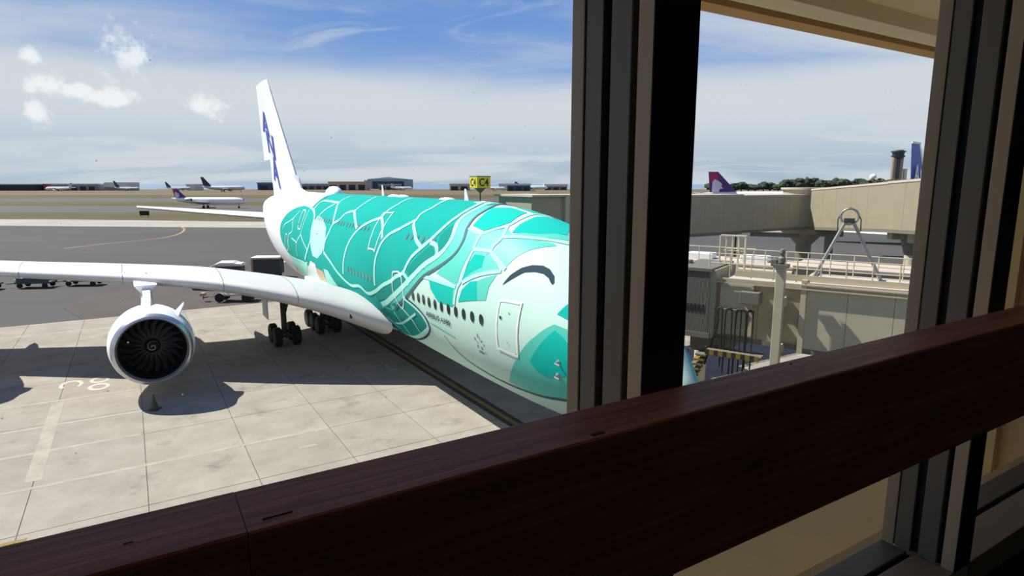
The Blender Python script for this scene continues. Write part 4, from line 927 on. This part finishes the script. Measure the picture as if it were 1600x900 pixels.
def blossom(T, info, sgn):
    """magenta flower field with a pale profile in front of it on the fin"""
    x0, x1, zr, top, dx, ch, tip = info
    def P(u, v):   # u along chord, v up
        xl = x0+dx*v; xr = x1+(x0+dx+tip-x1)*v; return Vector((xl+(xr-xl)*u, sgn*(.32-.2*v), zr+(top-zr)*v))
    MB().add([P(u, v) for u, v in ((.3, .98), (.95, .98), (.98, .55), (.75, .42), (.45, .5), (.2, .8))], [(0, 1, 2, 3, 4, 5)]).build('magenta_flower', M_mag, T)
    MB().add([P(u, v)+Vector((0, sgn*.05, 0)) for u, v in ((.45, .6), (.62, .66), (.82, .5), (.92, .05), (.6, .05), (.5, .2), (.32, .22), (.36, .34), (.26, .42), (.34, .55))], [tuple(range(10))]).build('pale_profile', M_sil, T)
j1, i1 = jet('white twin-jet with purple T-tail taxiing beyond the left tailplane', -129.5, 302, 180, 36, 1.75, 3.4, (M_jw, M_pur, M_jg), 4.6, 28, True)
blossom(j1, i1, 1)
j2, i2 = jet('white airliner with a purple and magenta tail beyond the jet bridges', 145.5, 270, 184, 64, 2.8, 5.6, (M_jw, M_pur, M_jg), 9.0, 60)
blossom(j2, i2, 1)
j3, i3 = jet('airliner with a bright blue tail fin and white letters beside the right mullion', 103.4, 132.7, 221, 57, 2.9, 5.8, (M_jw, M_tblue, M_jg), 9.8, 52)
x0, x1, zr, top, dx, ch, tip = i3
MB().loft([[(x0-ch*.27, s*.06, zr) for s in (-1, 1)]+[(x0+ch*.1, s*.3, zr) for s in (1, -1)], [(x0+dx-.15, s*.05, top+.02) for s in (-1, 1)]+[(x0+dx+.7, s*.16, top+.02) for s in (1, -1)]]).build('white_leading_edge', M_jw, j3)
MB().box(x0+dx-.1, x0+dx+tip, -.14, .14, top-.05, top+.25).build('white_fin_tip', M_jw, j3)
for vs, fs in islands(*text_mesh('ANA', .2, .01)):
    MB().add([(54.9-8.5*x+1.2*y, .37, 12.3-3.2*x+3.0*y) for x, y in vs], fs).build('tail_letter', M_jw, j3)
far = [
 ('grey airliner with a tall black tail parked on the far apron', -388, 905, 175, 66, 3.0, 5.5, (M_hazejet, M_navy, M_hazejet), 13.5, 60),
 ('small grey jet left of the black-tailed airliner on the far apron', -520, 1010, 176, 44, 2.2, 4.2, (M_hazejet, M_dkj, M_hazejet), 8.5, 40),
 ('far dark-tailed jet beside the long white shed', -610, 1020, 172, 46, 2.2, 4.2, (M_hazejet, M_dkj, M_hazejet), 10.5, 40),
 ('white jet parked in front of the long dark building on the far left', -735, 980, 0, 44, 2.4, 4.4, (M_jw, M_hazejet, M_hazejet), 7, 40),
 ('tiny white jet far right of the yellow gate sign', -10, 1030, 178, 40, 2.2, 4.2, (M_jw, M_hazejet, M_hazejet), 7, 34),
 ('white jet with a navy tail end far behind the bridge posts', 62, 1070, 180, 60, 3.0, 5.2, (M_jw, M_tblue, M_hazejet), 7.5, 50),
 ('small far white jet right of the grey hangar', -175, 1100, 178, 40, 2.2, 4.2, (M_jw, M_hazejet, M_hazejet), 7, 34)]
for a in far: jet(*a)

# ================================================================== far buildings, tower, trees
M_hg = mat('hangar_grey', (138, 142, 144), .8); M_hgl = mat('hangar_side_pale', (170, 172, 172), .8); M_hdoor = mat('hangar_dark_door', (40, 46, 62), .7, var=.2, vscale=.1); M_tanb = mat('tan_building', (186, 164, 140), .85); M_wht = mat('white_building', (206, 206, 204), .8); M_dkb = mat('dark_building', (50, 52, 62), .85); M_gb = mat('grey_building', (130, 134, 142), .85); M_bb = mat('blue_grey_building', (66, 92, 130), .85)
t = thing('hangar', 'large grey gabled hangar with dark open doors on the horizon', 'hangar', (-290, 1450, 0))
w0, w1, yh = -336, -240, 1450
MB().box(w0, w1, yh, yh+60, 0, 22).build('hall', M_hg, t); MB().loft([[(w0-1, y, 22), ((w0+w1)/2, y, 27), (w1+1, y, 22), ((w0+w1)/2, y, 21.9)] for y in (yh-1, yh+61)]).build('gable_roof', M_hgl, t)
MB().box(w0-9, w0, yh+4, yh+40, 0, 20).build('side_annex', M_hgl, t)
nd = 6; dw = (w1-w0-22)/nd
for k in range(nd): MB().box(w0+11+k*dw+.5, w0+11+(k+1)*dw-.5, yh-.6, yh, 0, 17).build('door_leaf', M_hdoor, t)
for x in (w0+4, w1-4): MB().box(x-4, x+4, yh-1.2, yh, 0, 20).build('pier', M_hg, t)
def shed(label, x0, x1, y, h, m, rm, rh=2.0, depth=30, bays=0, cat='building'):
    t = thing('far_building', label, cat, ((x0+x1)/2, y, 0)); MB().box(x0, x1, y, y+depth, 0, h).build('walls', m, t); MB().box(x0-.8, x1+.8, y-.8, y+depth+.8, h, h+rh).build('roof', rm, t)
    for k in range(bays):
        bw = (x1-x0)/bays; MB().box(x0+k*bw+bw*.15, x0+(k+1)*bw-bw*.15, y-.3, y, .3, h*.7).build('bay_door', M_dkb if m is not M_dkb else M_gb, t)
    return t
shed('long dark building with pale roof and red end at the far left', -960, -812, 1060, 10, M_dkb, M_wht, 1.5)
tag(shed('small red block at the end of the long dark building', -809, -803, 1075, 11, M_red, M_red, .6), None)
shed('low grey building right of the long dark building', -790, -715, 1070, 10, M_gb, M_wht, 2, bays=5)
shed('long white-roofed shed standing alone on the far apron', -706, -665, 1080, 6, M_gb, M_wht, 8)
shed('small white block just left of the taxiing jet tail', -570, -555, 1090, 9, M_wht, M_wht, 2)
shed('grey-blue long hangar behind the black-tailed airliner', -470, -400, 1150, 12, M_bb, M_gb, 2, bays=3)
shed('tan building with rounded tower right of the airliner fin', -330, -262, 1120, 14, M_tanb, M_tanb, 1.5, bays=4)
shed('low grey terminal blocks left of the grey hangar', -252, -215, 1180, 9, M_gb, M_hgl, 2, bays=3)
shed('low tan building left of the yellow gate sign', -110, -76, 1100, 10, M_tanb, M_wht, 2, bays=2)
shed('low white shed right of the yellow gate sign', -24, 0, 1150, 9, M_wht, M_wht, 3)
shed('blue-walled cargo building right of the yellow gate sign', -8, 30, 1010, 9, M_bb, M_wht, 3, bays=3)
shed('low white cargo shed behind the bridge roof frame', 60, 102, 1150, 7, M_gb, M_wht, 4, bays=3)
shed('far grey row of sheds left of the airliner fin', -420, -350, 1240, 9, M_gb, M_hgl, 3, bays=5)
M_tow = mat('tower_concrete', (150, 138, 124), .85); M_twd = mat('tower_dark_glass', (58, 66, 74), .4)
t = thing('control_tower', 'twin-shaft concrete control tower with dark glass cab above the trees', 'tower', (738, 1200, 0))
for dx_ in (-6.5, 6.0): MB().tube([(738+dx_, 1200, 0), (738+dx_, 1200, 62)], 4.6, 14).build('shaft', M_tow, t, smooth=True)
MB().box(735, 741, 1196, 1204, 0, 60).build('core', M_twd, t); MB().box(751, 756, 1196, 1204, 0, 40).build('lift_shaft', M_wht, t)
MB().lathe([(58, 6), (62, 11), (65, 12), (65.1, 9.5), (71, 11), (71.2, 13), (73, 13), (73.2, 2)], (738, 1200, 0), (0, 0, 1), 20).build('cab', M_twd, t, smooth=True, sharp=30); MB().tube([(738, 1200, 73), (738, 1200, 75)], 9, 16).build('cab_roof', M_tow, t)
t = thing('radar_dome', 'white radar dome peeking over the trees', 'radome', (613, 1060, 0)); MB().lathe([(20, 3), (20.5, 4.6), (23, 5.6), (26, 4.6), (27.6, 2), (28, .02)], (613, 1060, 0), (0, 0, 1), 16).build('dome', M_jw, t, smooth=True); MB().tube([(613, 1060, 0), (613, 1060, 20.4)], 2, 10).build('mast', M_gb, t)
M_leaf = mat('dark_tree_foliage', (46, 62, 40), .9, var=.35, vscale=.25); M_trunk = mat('tree_bark', (70, 58, 46), .9)
def tree(x, y, h, r, lb):
    t = thing('tree', lb, 'tree', (x, y, 0), group='dark trees along the far field')
    bm = bmesh.new(); bmesh.ops.create_icosphere(bm, subdivisions=3, radius=1)
    for v in bm.verts:
        n = mnoise.noise(v.co*2.3+Vector((x, y, 0)))*.35+mnoise.noise(v.co*6+Vector((y, x, 0)))*.16; v.co = v.co*(1+n); v.co = Vector((v.co.x*r, v.co.y*r*.9, v.co.z*h*.42+h*.58))
    b = MB(); b.add([v.co+Vector((x, y, 0)) for v in bm.verts], [tuple(l.vert.index for l in fc.loops) for fc in bm.faces]); bm.free(); b.build('crown', M_leaf, t)
    MB().tube([(x, y, -.5), (x+.3, y, h*.5)], [r*.09, r*.06], 7).build('trunk', M_trunk, t)
rt_ = random.Random(3); NT = 31
for k in range(NT):
    x = 316+k*11.6+rt_.uniform(-1.2, 1.2); h = (12 if k < 10 else 18)+rt_.uniform(-1.5, 2.5)
    pos = ('between the purple tail and the rotunda' if k < 14 else 'between the rotunda and the control tower' if k < 27 else 'at the foot of the control tower')
    ty = 960+(k % 3)*25+rt_.uniform(-2, 2)
    tree(x*ty/985, ty, h, rt_.uniform(9.2, 10.8), '%s dark tree %s' % (['first', 'second', 'third', 'fourth', 'fifth', 'sixth', 'seventh', 'eighth', 'ninth', 'tenth', 'eleventh', 'twelfth', 'thirteenth', 'fourteenth'][k if k < 14 else k-14 if k < 27 else k-27]+' from the left,', pos))
# ================================================================== walkway interior and window wall (frame FI: s along wall, e outwards)
Z = CAM_Z
M_alu = mat('bronze_grey_aluminium', (164, 149, 130), .5, metal=.1, var=.06, vscale=6, stretch=(1, 1, .15))
M_alu2 = mat('dark_grey_aluminium', (116, 110, 102), .5, metal=.1, var=.05, vscale=6, stretch=(1, 1, .15))
M_alu_lit = mat('lit_strip_aluminium', (192, 174, 150), .5, metal=.05, var=.06, vscale=5, stretch=(1, 1, .15))  # lighter tone paints in the stronger light on the cover strips
M_gask_shade = mat('black_gasket_and_shade', (12, 12, 12), .8)  # real gaskets and grooves, also the painted shade on mullion inner faces
def wood():
    M = bpy.data.materials.new('dark_red_stained_wood'); M.use_nodes = True; N = M.node_tree.nodes; L = M.node_tree.links; b = N['Principled BSDF']
    tc = N.new('ShaderNodeTexCoord'); mp = N.new('ShaderNodeMapping'); L.new(tc.outputs['Object'], mp.inputs[0]); mp.inputs['Scale'].default_value = (2.2, 38, 38)
    n = N.new('ShaderNodeTexNoise'); L.new(mp.outputs[0], n.inputs['Vector']); n.inputs['Scale'].default_value = 2.0; n.inputs['Detail'].default_value = 8; n.inputs['Distortion'].default_value = .6
    r = N.new('ShaderNodeValToRGB'); L.new(n.outputs[0], r.inputs[0]); r.color_ramp.elements[0].position = .3; r.color_ramp.elements[0].color = lin((150, 94, 82)); r.color_ramp.elements[1].position = .75; r.color_ramp.elements[1].color = lin((200, 134, 118)); L.new(r.outputs[0], b.inputs['Base Color'])
    b.inputs['Roughness'].default_value = .5; b.inputs['Specular IOR Level'].default_value = .22
    u = N.new('ShaderNodeBump'); u.inputs['Strength'].default_value = .12; u.inputs['Distance'].default_value = .01; L.new(n.outputs[0], u.inputs['Height']); L.new(u.outputs[0], b.inputs['Normal'])
    return M
M_wood = wood(); M_scar = mat('dark_wood_scar', (24, 12, 10), .8)
# --- hand rail: two boards butted together
HR = thing('handrail', 'thick dark red-brown wooden handrail crossing in front of the windows', 'handrail', (.9, .49, Z-1.32), FI)
EN, EF, ZT, ZB = .450, .527, Z-.2512, Z-.4455
J = .0495
def board(sa, sb, zt):
    c = .004; ring = [(EN+c, ZB), (EF-c, ZB), (EF, ZB+c), (EF, zt-c), (EF-c*.3, zt-c*.3), (EF-c, zt), (EN+c, zt), (EN+c*.3, zt-c*.3), (EN, zt-c), (EN, ZB+c)]
    MB().loft([[(x, e, z) for e, z in ring] for x in (sa, sb)]).build('rail_board', M_wood, HR)
board(-2.2, J-.0003, ZT); board(J+.0003, 6.4, ZT-.0003)
for s, e, l, w in ((.062, .466, .022, .0007), (-.028, .482, .006, .001), (-.115, .480, .005, .001), (.375, .459, .016, .004), (.77, .51, .004, .0015)):
    MB().box(s, s+l, e, e+w, ZT-.002, ZT+.0004).build('gouge', M_scar, HR)
for s in (-1.9, 2.9, 5.4):
    br = MB().box(s-.03, s+.03, .50, .56, Z-.42, Z-.36).build('bracket', M_alu2, HR)
# --- window frame members
S0, PITCH = .535, .977
ZS, ZH = Z-.870, Z+1.45
def mullion(s0, label):
    m = thing('mullion', label, 'window mullion', (s0+.036, .64, ZS), FI, 'bronze window mullions')
    w = .073
    MB().box(s0+.012, s0+w-.012, .575, .715, ZS, ZH).build('core', M_gask_shade, m)
    MB().box(s0, s0+w, .692, .72, ZS, ZH).build('outer_stop', M_alu, m, bevel=.0015)
    MB().box(s0+.002, s0+w-.002, .6555, .6905, ZS, ZH).build('glazing_channel', M_alu2, m, bevel=.0015)
    MB().box(s0, s0+w, .598, .637, ZS, ZH).build('inner_channel', M_alu2, m, bevel=.0015)
    MB().box(s0, s0+w, .560, .587, ZS, ZH).build('cover_strip', M_alu_lit, m, bevel=.0015)
    MB().box(s0-.0005, s0+w+.0005, .5585, .5605, ZS, ZH).build('inner_face_shade', M_gask_shade, m)  # black sheet paints in the shade of the room-side face
    return m
LAB = ['mullion far left of the camera, outside the view', 'mullion left of the first large pane', 'wide bronze mullion hiding the airliner nose, nearest the camera', 'brown mullion at right, between the jet bridge view and the narrow side pane', 'mullion beyond the right image edge, first after the narrow side pane', 'mullion second beyond the right edge', 'mullion third beyond the right edge']
MULS = [S0+k*PITCH for k in (-2, -1, 0, 1, 2, 3, 4)]
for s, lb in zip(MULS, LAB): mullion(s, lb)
def sill(sa, sb):
    m = thing('window_sill', 'dark window sill frame below the %s pane' % {0: 'far left', 1: 'left', 2: 'jet bridge', 3: 'narrow right', 4: 'second right', 5: 'third right', 6: 'last'}[len(SILLS)], 'window sill', ((sa+sb)/2, .64, ZS-.07), FI, 'window sill frames'); SILLS.append(m)
    MB().box(sa, sb, .66, .72, ZS-.07, ZS).build('outer_rail', M_alu2, m, bevel=.0015); MB().box(sa, sb, .645, .66, ZS-.07, ZS-.008).build('groove', M_gask_shade, m); MB().box(sa, sb, .56, .645, ZS-.07, ZS).build('inner_rail', M_alu, m, bevel=.0015)
SILLS = []
for k in range(len(MULS)-1): sill(MULS[k]+.073, MULS[k+1])
# --- glass with dust and specks
def glass():
    M = bpy.data.materials.new('dusty_window_glass'); M.use_nodes = True; nt = M.node_tree; N = nt.nodes; L = nt.links; N.clear()
    out = N.new('ShaderNodeOutputMaterial'); tr = N.new('ShaderNodeBsdfTransparent'); tr.inputs[0].default_value = (.965, .975, .97, 1)
    gl = N.new('ShaderNodeBsdfGlossy'); gl.inputs['Roughness'].default_value = .02; gl.inputs[0].default_value = (1, 1, 1, 1)
    lw = N.new('ShaderNodeLayerWeight'); lw.inputs[0].default_value = .5; pw = N.new('ShaderNodeMath'); pw.operation = 'POWER'; L.new(lw.outputs['Facing'], pw.inputs[0]); pw.inputs[1].default_value = 6; fr = N.new('ShaderNodeMath'); fr.operation = 'MULTIPLY_ADD'; L.new(pw.outputs[0], fr.inputs[0]); fr.inputs[1].default_value = .25; fr.inputs[2].default_value = .012
    mx = N.new('ShaderNodeMixShader'); L.new(fr.outputs[0], mx.inputs[0]); L.new(tr.outputs[0], mx.inputs[1]); L.new(gl.outputs[0], mx.inputs[2])
    tc = N.new('ShaderNodeTexCoord'); v = N.new('ShaderNodeTexVoronoi'); v.feature = 'F1'; L.new(tc.outputs['Object'], v.inputs['Vector']); v.inputs['Scale'].default_value = 95
    n = N.new('ShaderNodeTexNoise'); L.new(tc.outputs['Object'], n.inputs['Vector']); n.inputs['Scale'].default_value = 7; n.inputs['Detail'].default_value = 3
    def m(op, a, b):
        q = N.new('ShaderNodeMath'); q.operation = op
        for i, x in enumerate((a, b)):
            if isinstance(x, (int, float)): q.inputs[i].default_value = x
            else: L.new(x, q.inputs[i])
        return q.outputs[0]
    sp = m('LESS_THAN', v.outputs['Distance'], .085)
    sep = N.new('ShaderNodeSeparateColor'); L.new(v.outputs['Color'], sep.inputs[0])
    rare = m('GREATER_THAN', m('ADD', sep.outputs[0], m('MULTIPLY', m('SUBTRACT', n.outputs[0], .5), 1.1)), .96)
    fac = m('MULTIPLY', m('MULTIPLY', sp, rare), .75)
    df = N.new('ShaderNodeBsdfTranslucent'); df.inputs[0].default_value = (.85, .85, .82, 1)
    m2 = N.new('ShaderNodeMixShader'); L.new(fac, m2.inputs[0]); L.new(mx.outputs[0], m2.inputs[1]); L.new(df.outputs[0], m2.inputs[2]); L.new(m2.outputs[0], out.inputs[0])
    return M
M_glass = glass()
GLAB = ['far left', 'left, in front of the airliner', 'jet bridge', 'narrow right', 'second right', 'third right']
for k in range(len(MULS)-1):
    o = MB().box(MULS[k]+.06, MULS[k+1]+.013, .700, .706, ZS-.02, ZH).build('window_%d' % (k+1), M_glass, None, FI, ((MULS[k]+MULS[k+1])/2, .703, ZS))
    tag(o, kind='structure')
# --- room shell
M_iw = mat('dim_interior_wall', (150, 142, 130), .9); M_ifl = mat('dark_carpet', (70, 66, 66), .95); M_ice = mat('dim_ceiling', (160, 156, 150), .9)
M_low = mat('black_panel_below_sill', (26, 24, 22), .8)
def stru(name, b, m, org): return tag(b.build(name, m, None, FI, org), kind='structure')
FZ = Z-1.32
stru('floor', MB().box(-4, 8, -2.6, .56, FZ-.15, FZ), M_ifl, (0, 0, FZ)); stru('ceiling', MB().box(-4, 8, -2.6, .8, ZH, ZH+.2), M_ice, (0, 0, ZH))
stru('wall_back', MB().box(-4, 8, -2.75, -2.6, FZ-.15, ZH+.2), M_iw, (0, -2.6, FZ)); stru('wall_left', MB().box(-4.15, -4, -2.75, .8, FZ-.15, ZH+.2), M_iw, (-4, 0, FZ)); stru('wall_right', MB().box(8, 8.15, -2.75, .8, FZ-.15, ZH+.2), M_iw, (8, 0, FZ))
stru('wall_window', MB().box(-4, 8, .575, .73, FZ-.15, ZS-.07), M_low, (0, .6, FZ)); stru('wall_window_end', MB().box(-4, MULS[0]-.04, .56, .76, ZS-.07, ZH), M_iw, (-3, .6, ZS)); stru('wall_window_end', MB().box(MULS[-1]+.12, 8, .56, .76, ZS-.07, ZH), M_iw, (7, .6, ZS))
# --- outside of the building
M_cream = mat('cream_stucco', (212, 184, 130), .9, var=.07, vscale=2.5, bump=.15, bscale=60); M_soff = mat('beige_soffit', (224, 214, 198), .9, var=.05, vscale=1.0); M_fasc = mat('brown_tan_fascia', (190, 158, 116), .85, var=.08, vscale=3); M_groove_shade = mat('soffit_groove_shade', (70, 60, 48), .9)  # soffit groove: its shadow is put into the dark colour
stru('wall_outside', MB().box(-9, 14, .73, .80, 0, ZS-.07), M_cream, (0, .76, 0))
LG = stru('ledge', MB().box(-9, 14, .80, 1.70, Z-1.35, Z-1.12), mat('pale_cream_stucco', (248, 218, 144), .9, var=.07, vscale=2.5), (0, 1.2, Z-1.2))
stru('wall_wing', MB().box(2.62, 2.9, .80, 1.14, Z-1.2, Z+1.6), M_cream, (2.7, .9, Z-1.2)); stru('trim_1', MB().box(2.585, 2.63, .885, .93, Z-1.2, Z+1.6), M_cream, (2.6, .9, Z-1.2))
SB = Z+1.19
stru('soffit', MB().box(-10, 16, .77, 2.72, SB+.12, SB+.5), M_soff, (0, 2, SB)); stru('trim_2', MB().box(-10, 16, 2.72, 2.93, SB, SB+.5), M_soff, (0, 2.8, SB)); stru('trim_3', MB().box(-10, 16, 2.93, 3.04, SB+.06, SB+.5), M_groove_shade, (0, 3, SB)); stru('fascia', MB().box(-10, 16, 3.04, 3.20, SB, SB+.5), M_fasc, (0, 3.1, SB))
stru('wall_upper', MB().box(-10, 16, .60, .80, ZH, SB+.5), M_soff, (0, .7, ZH+.2))
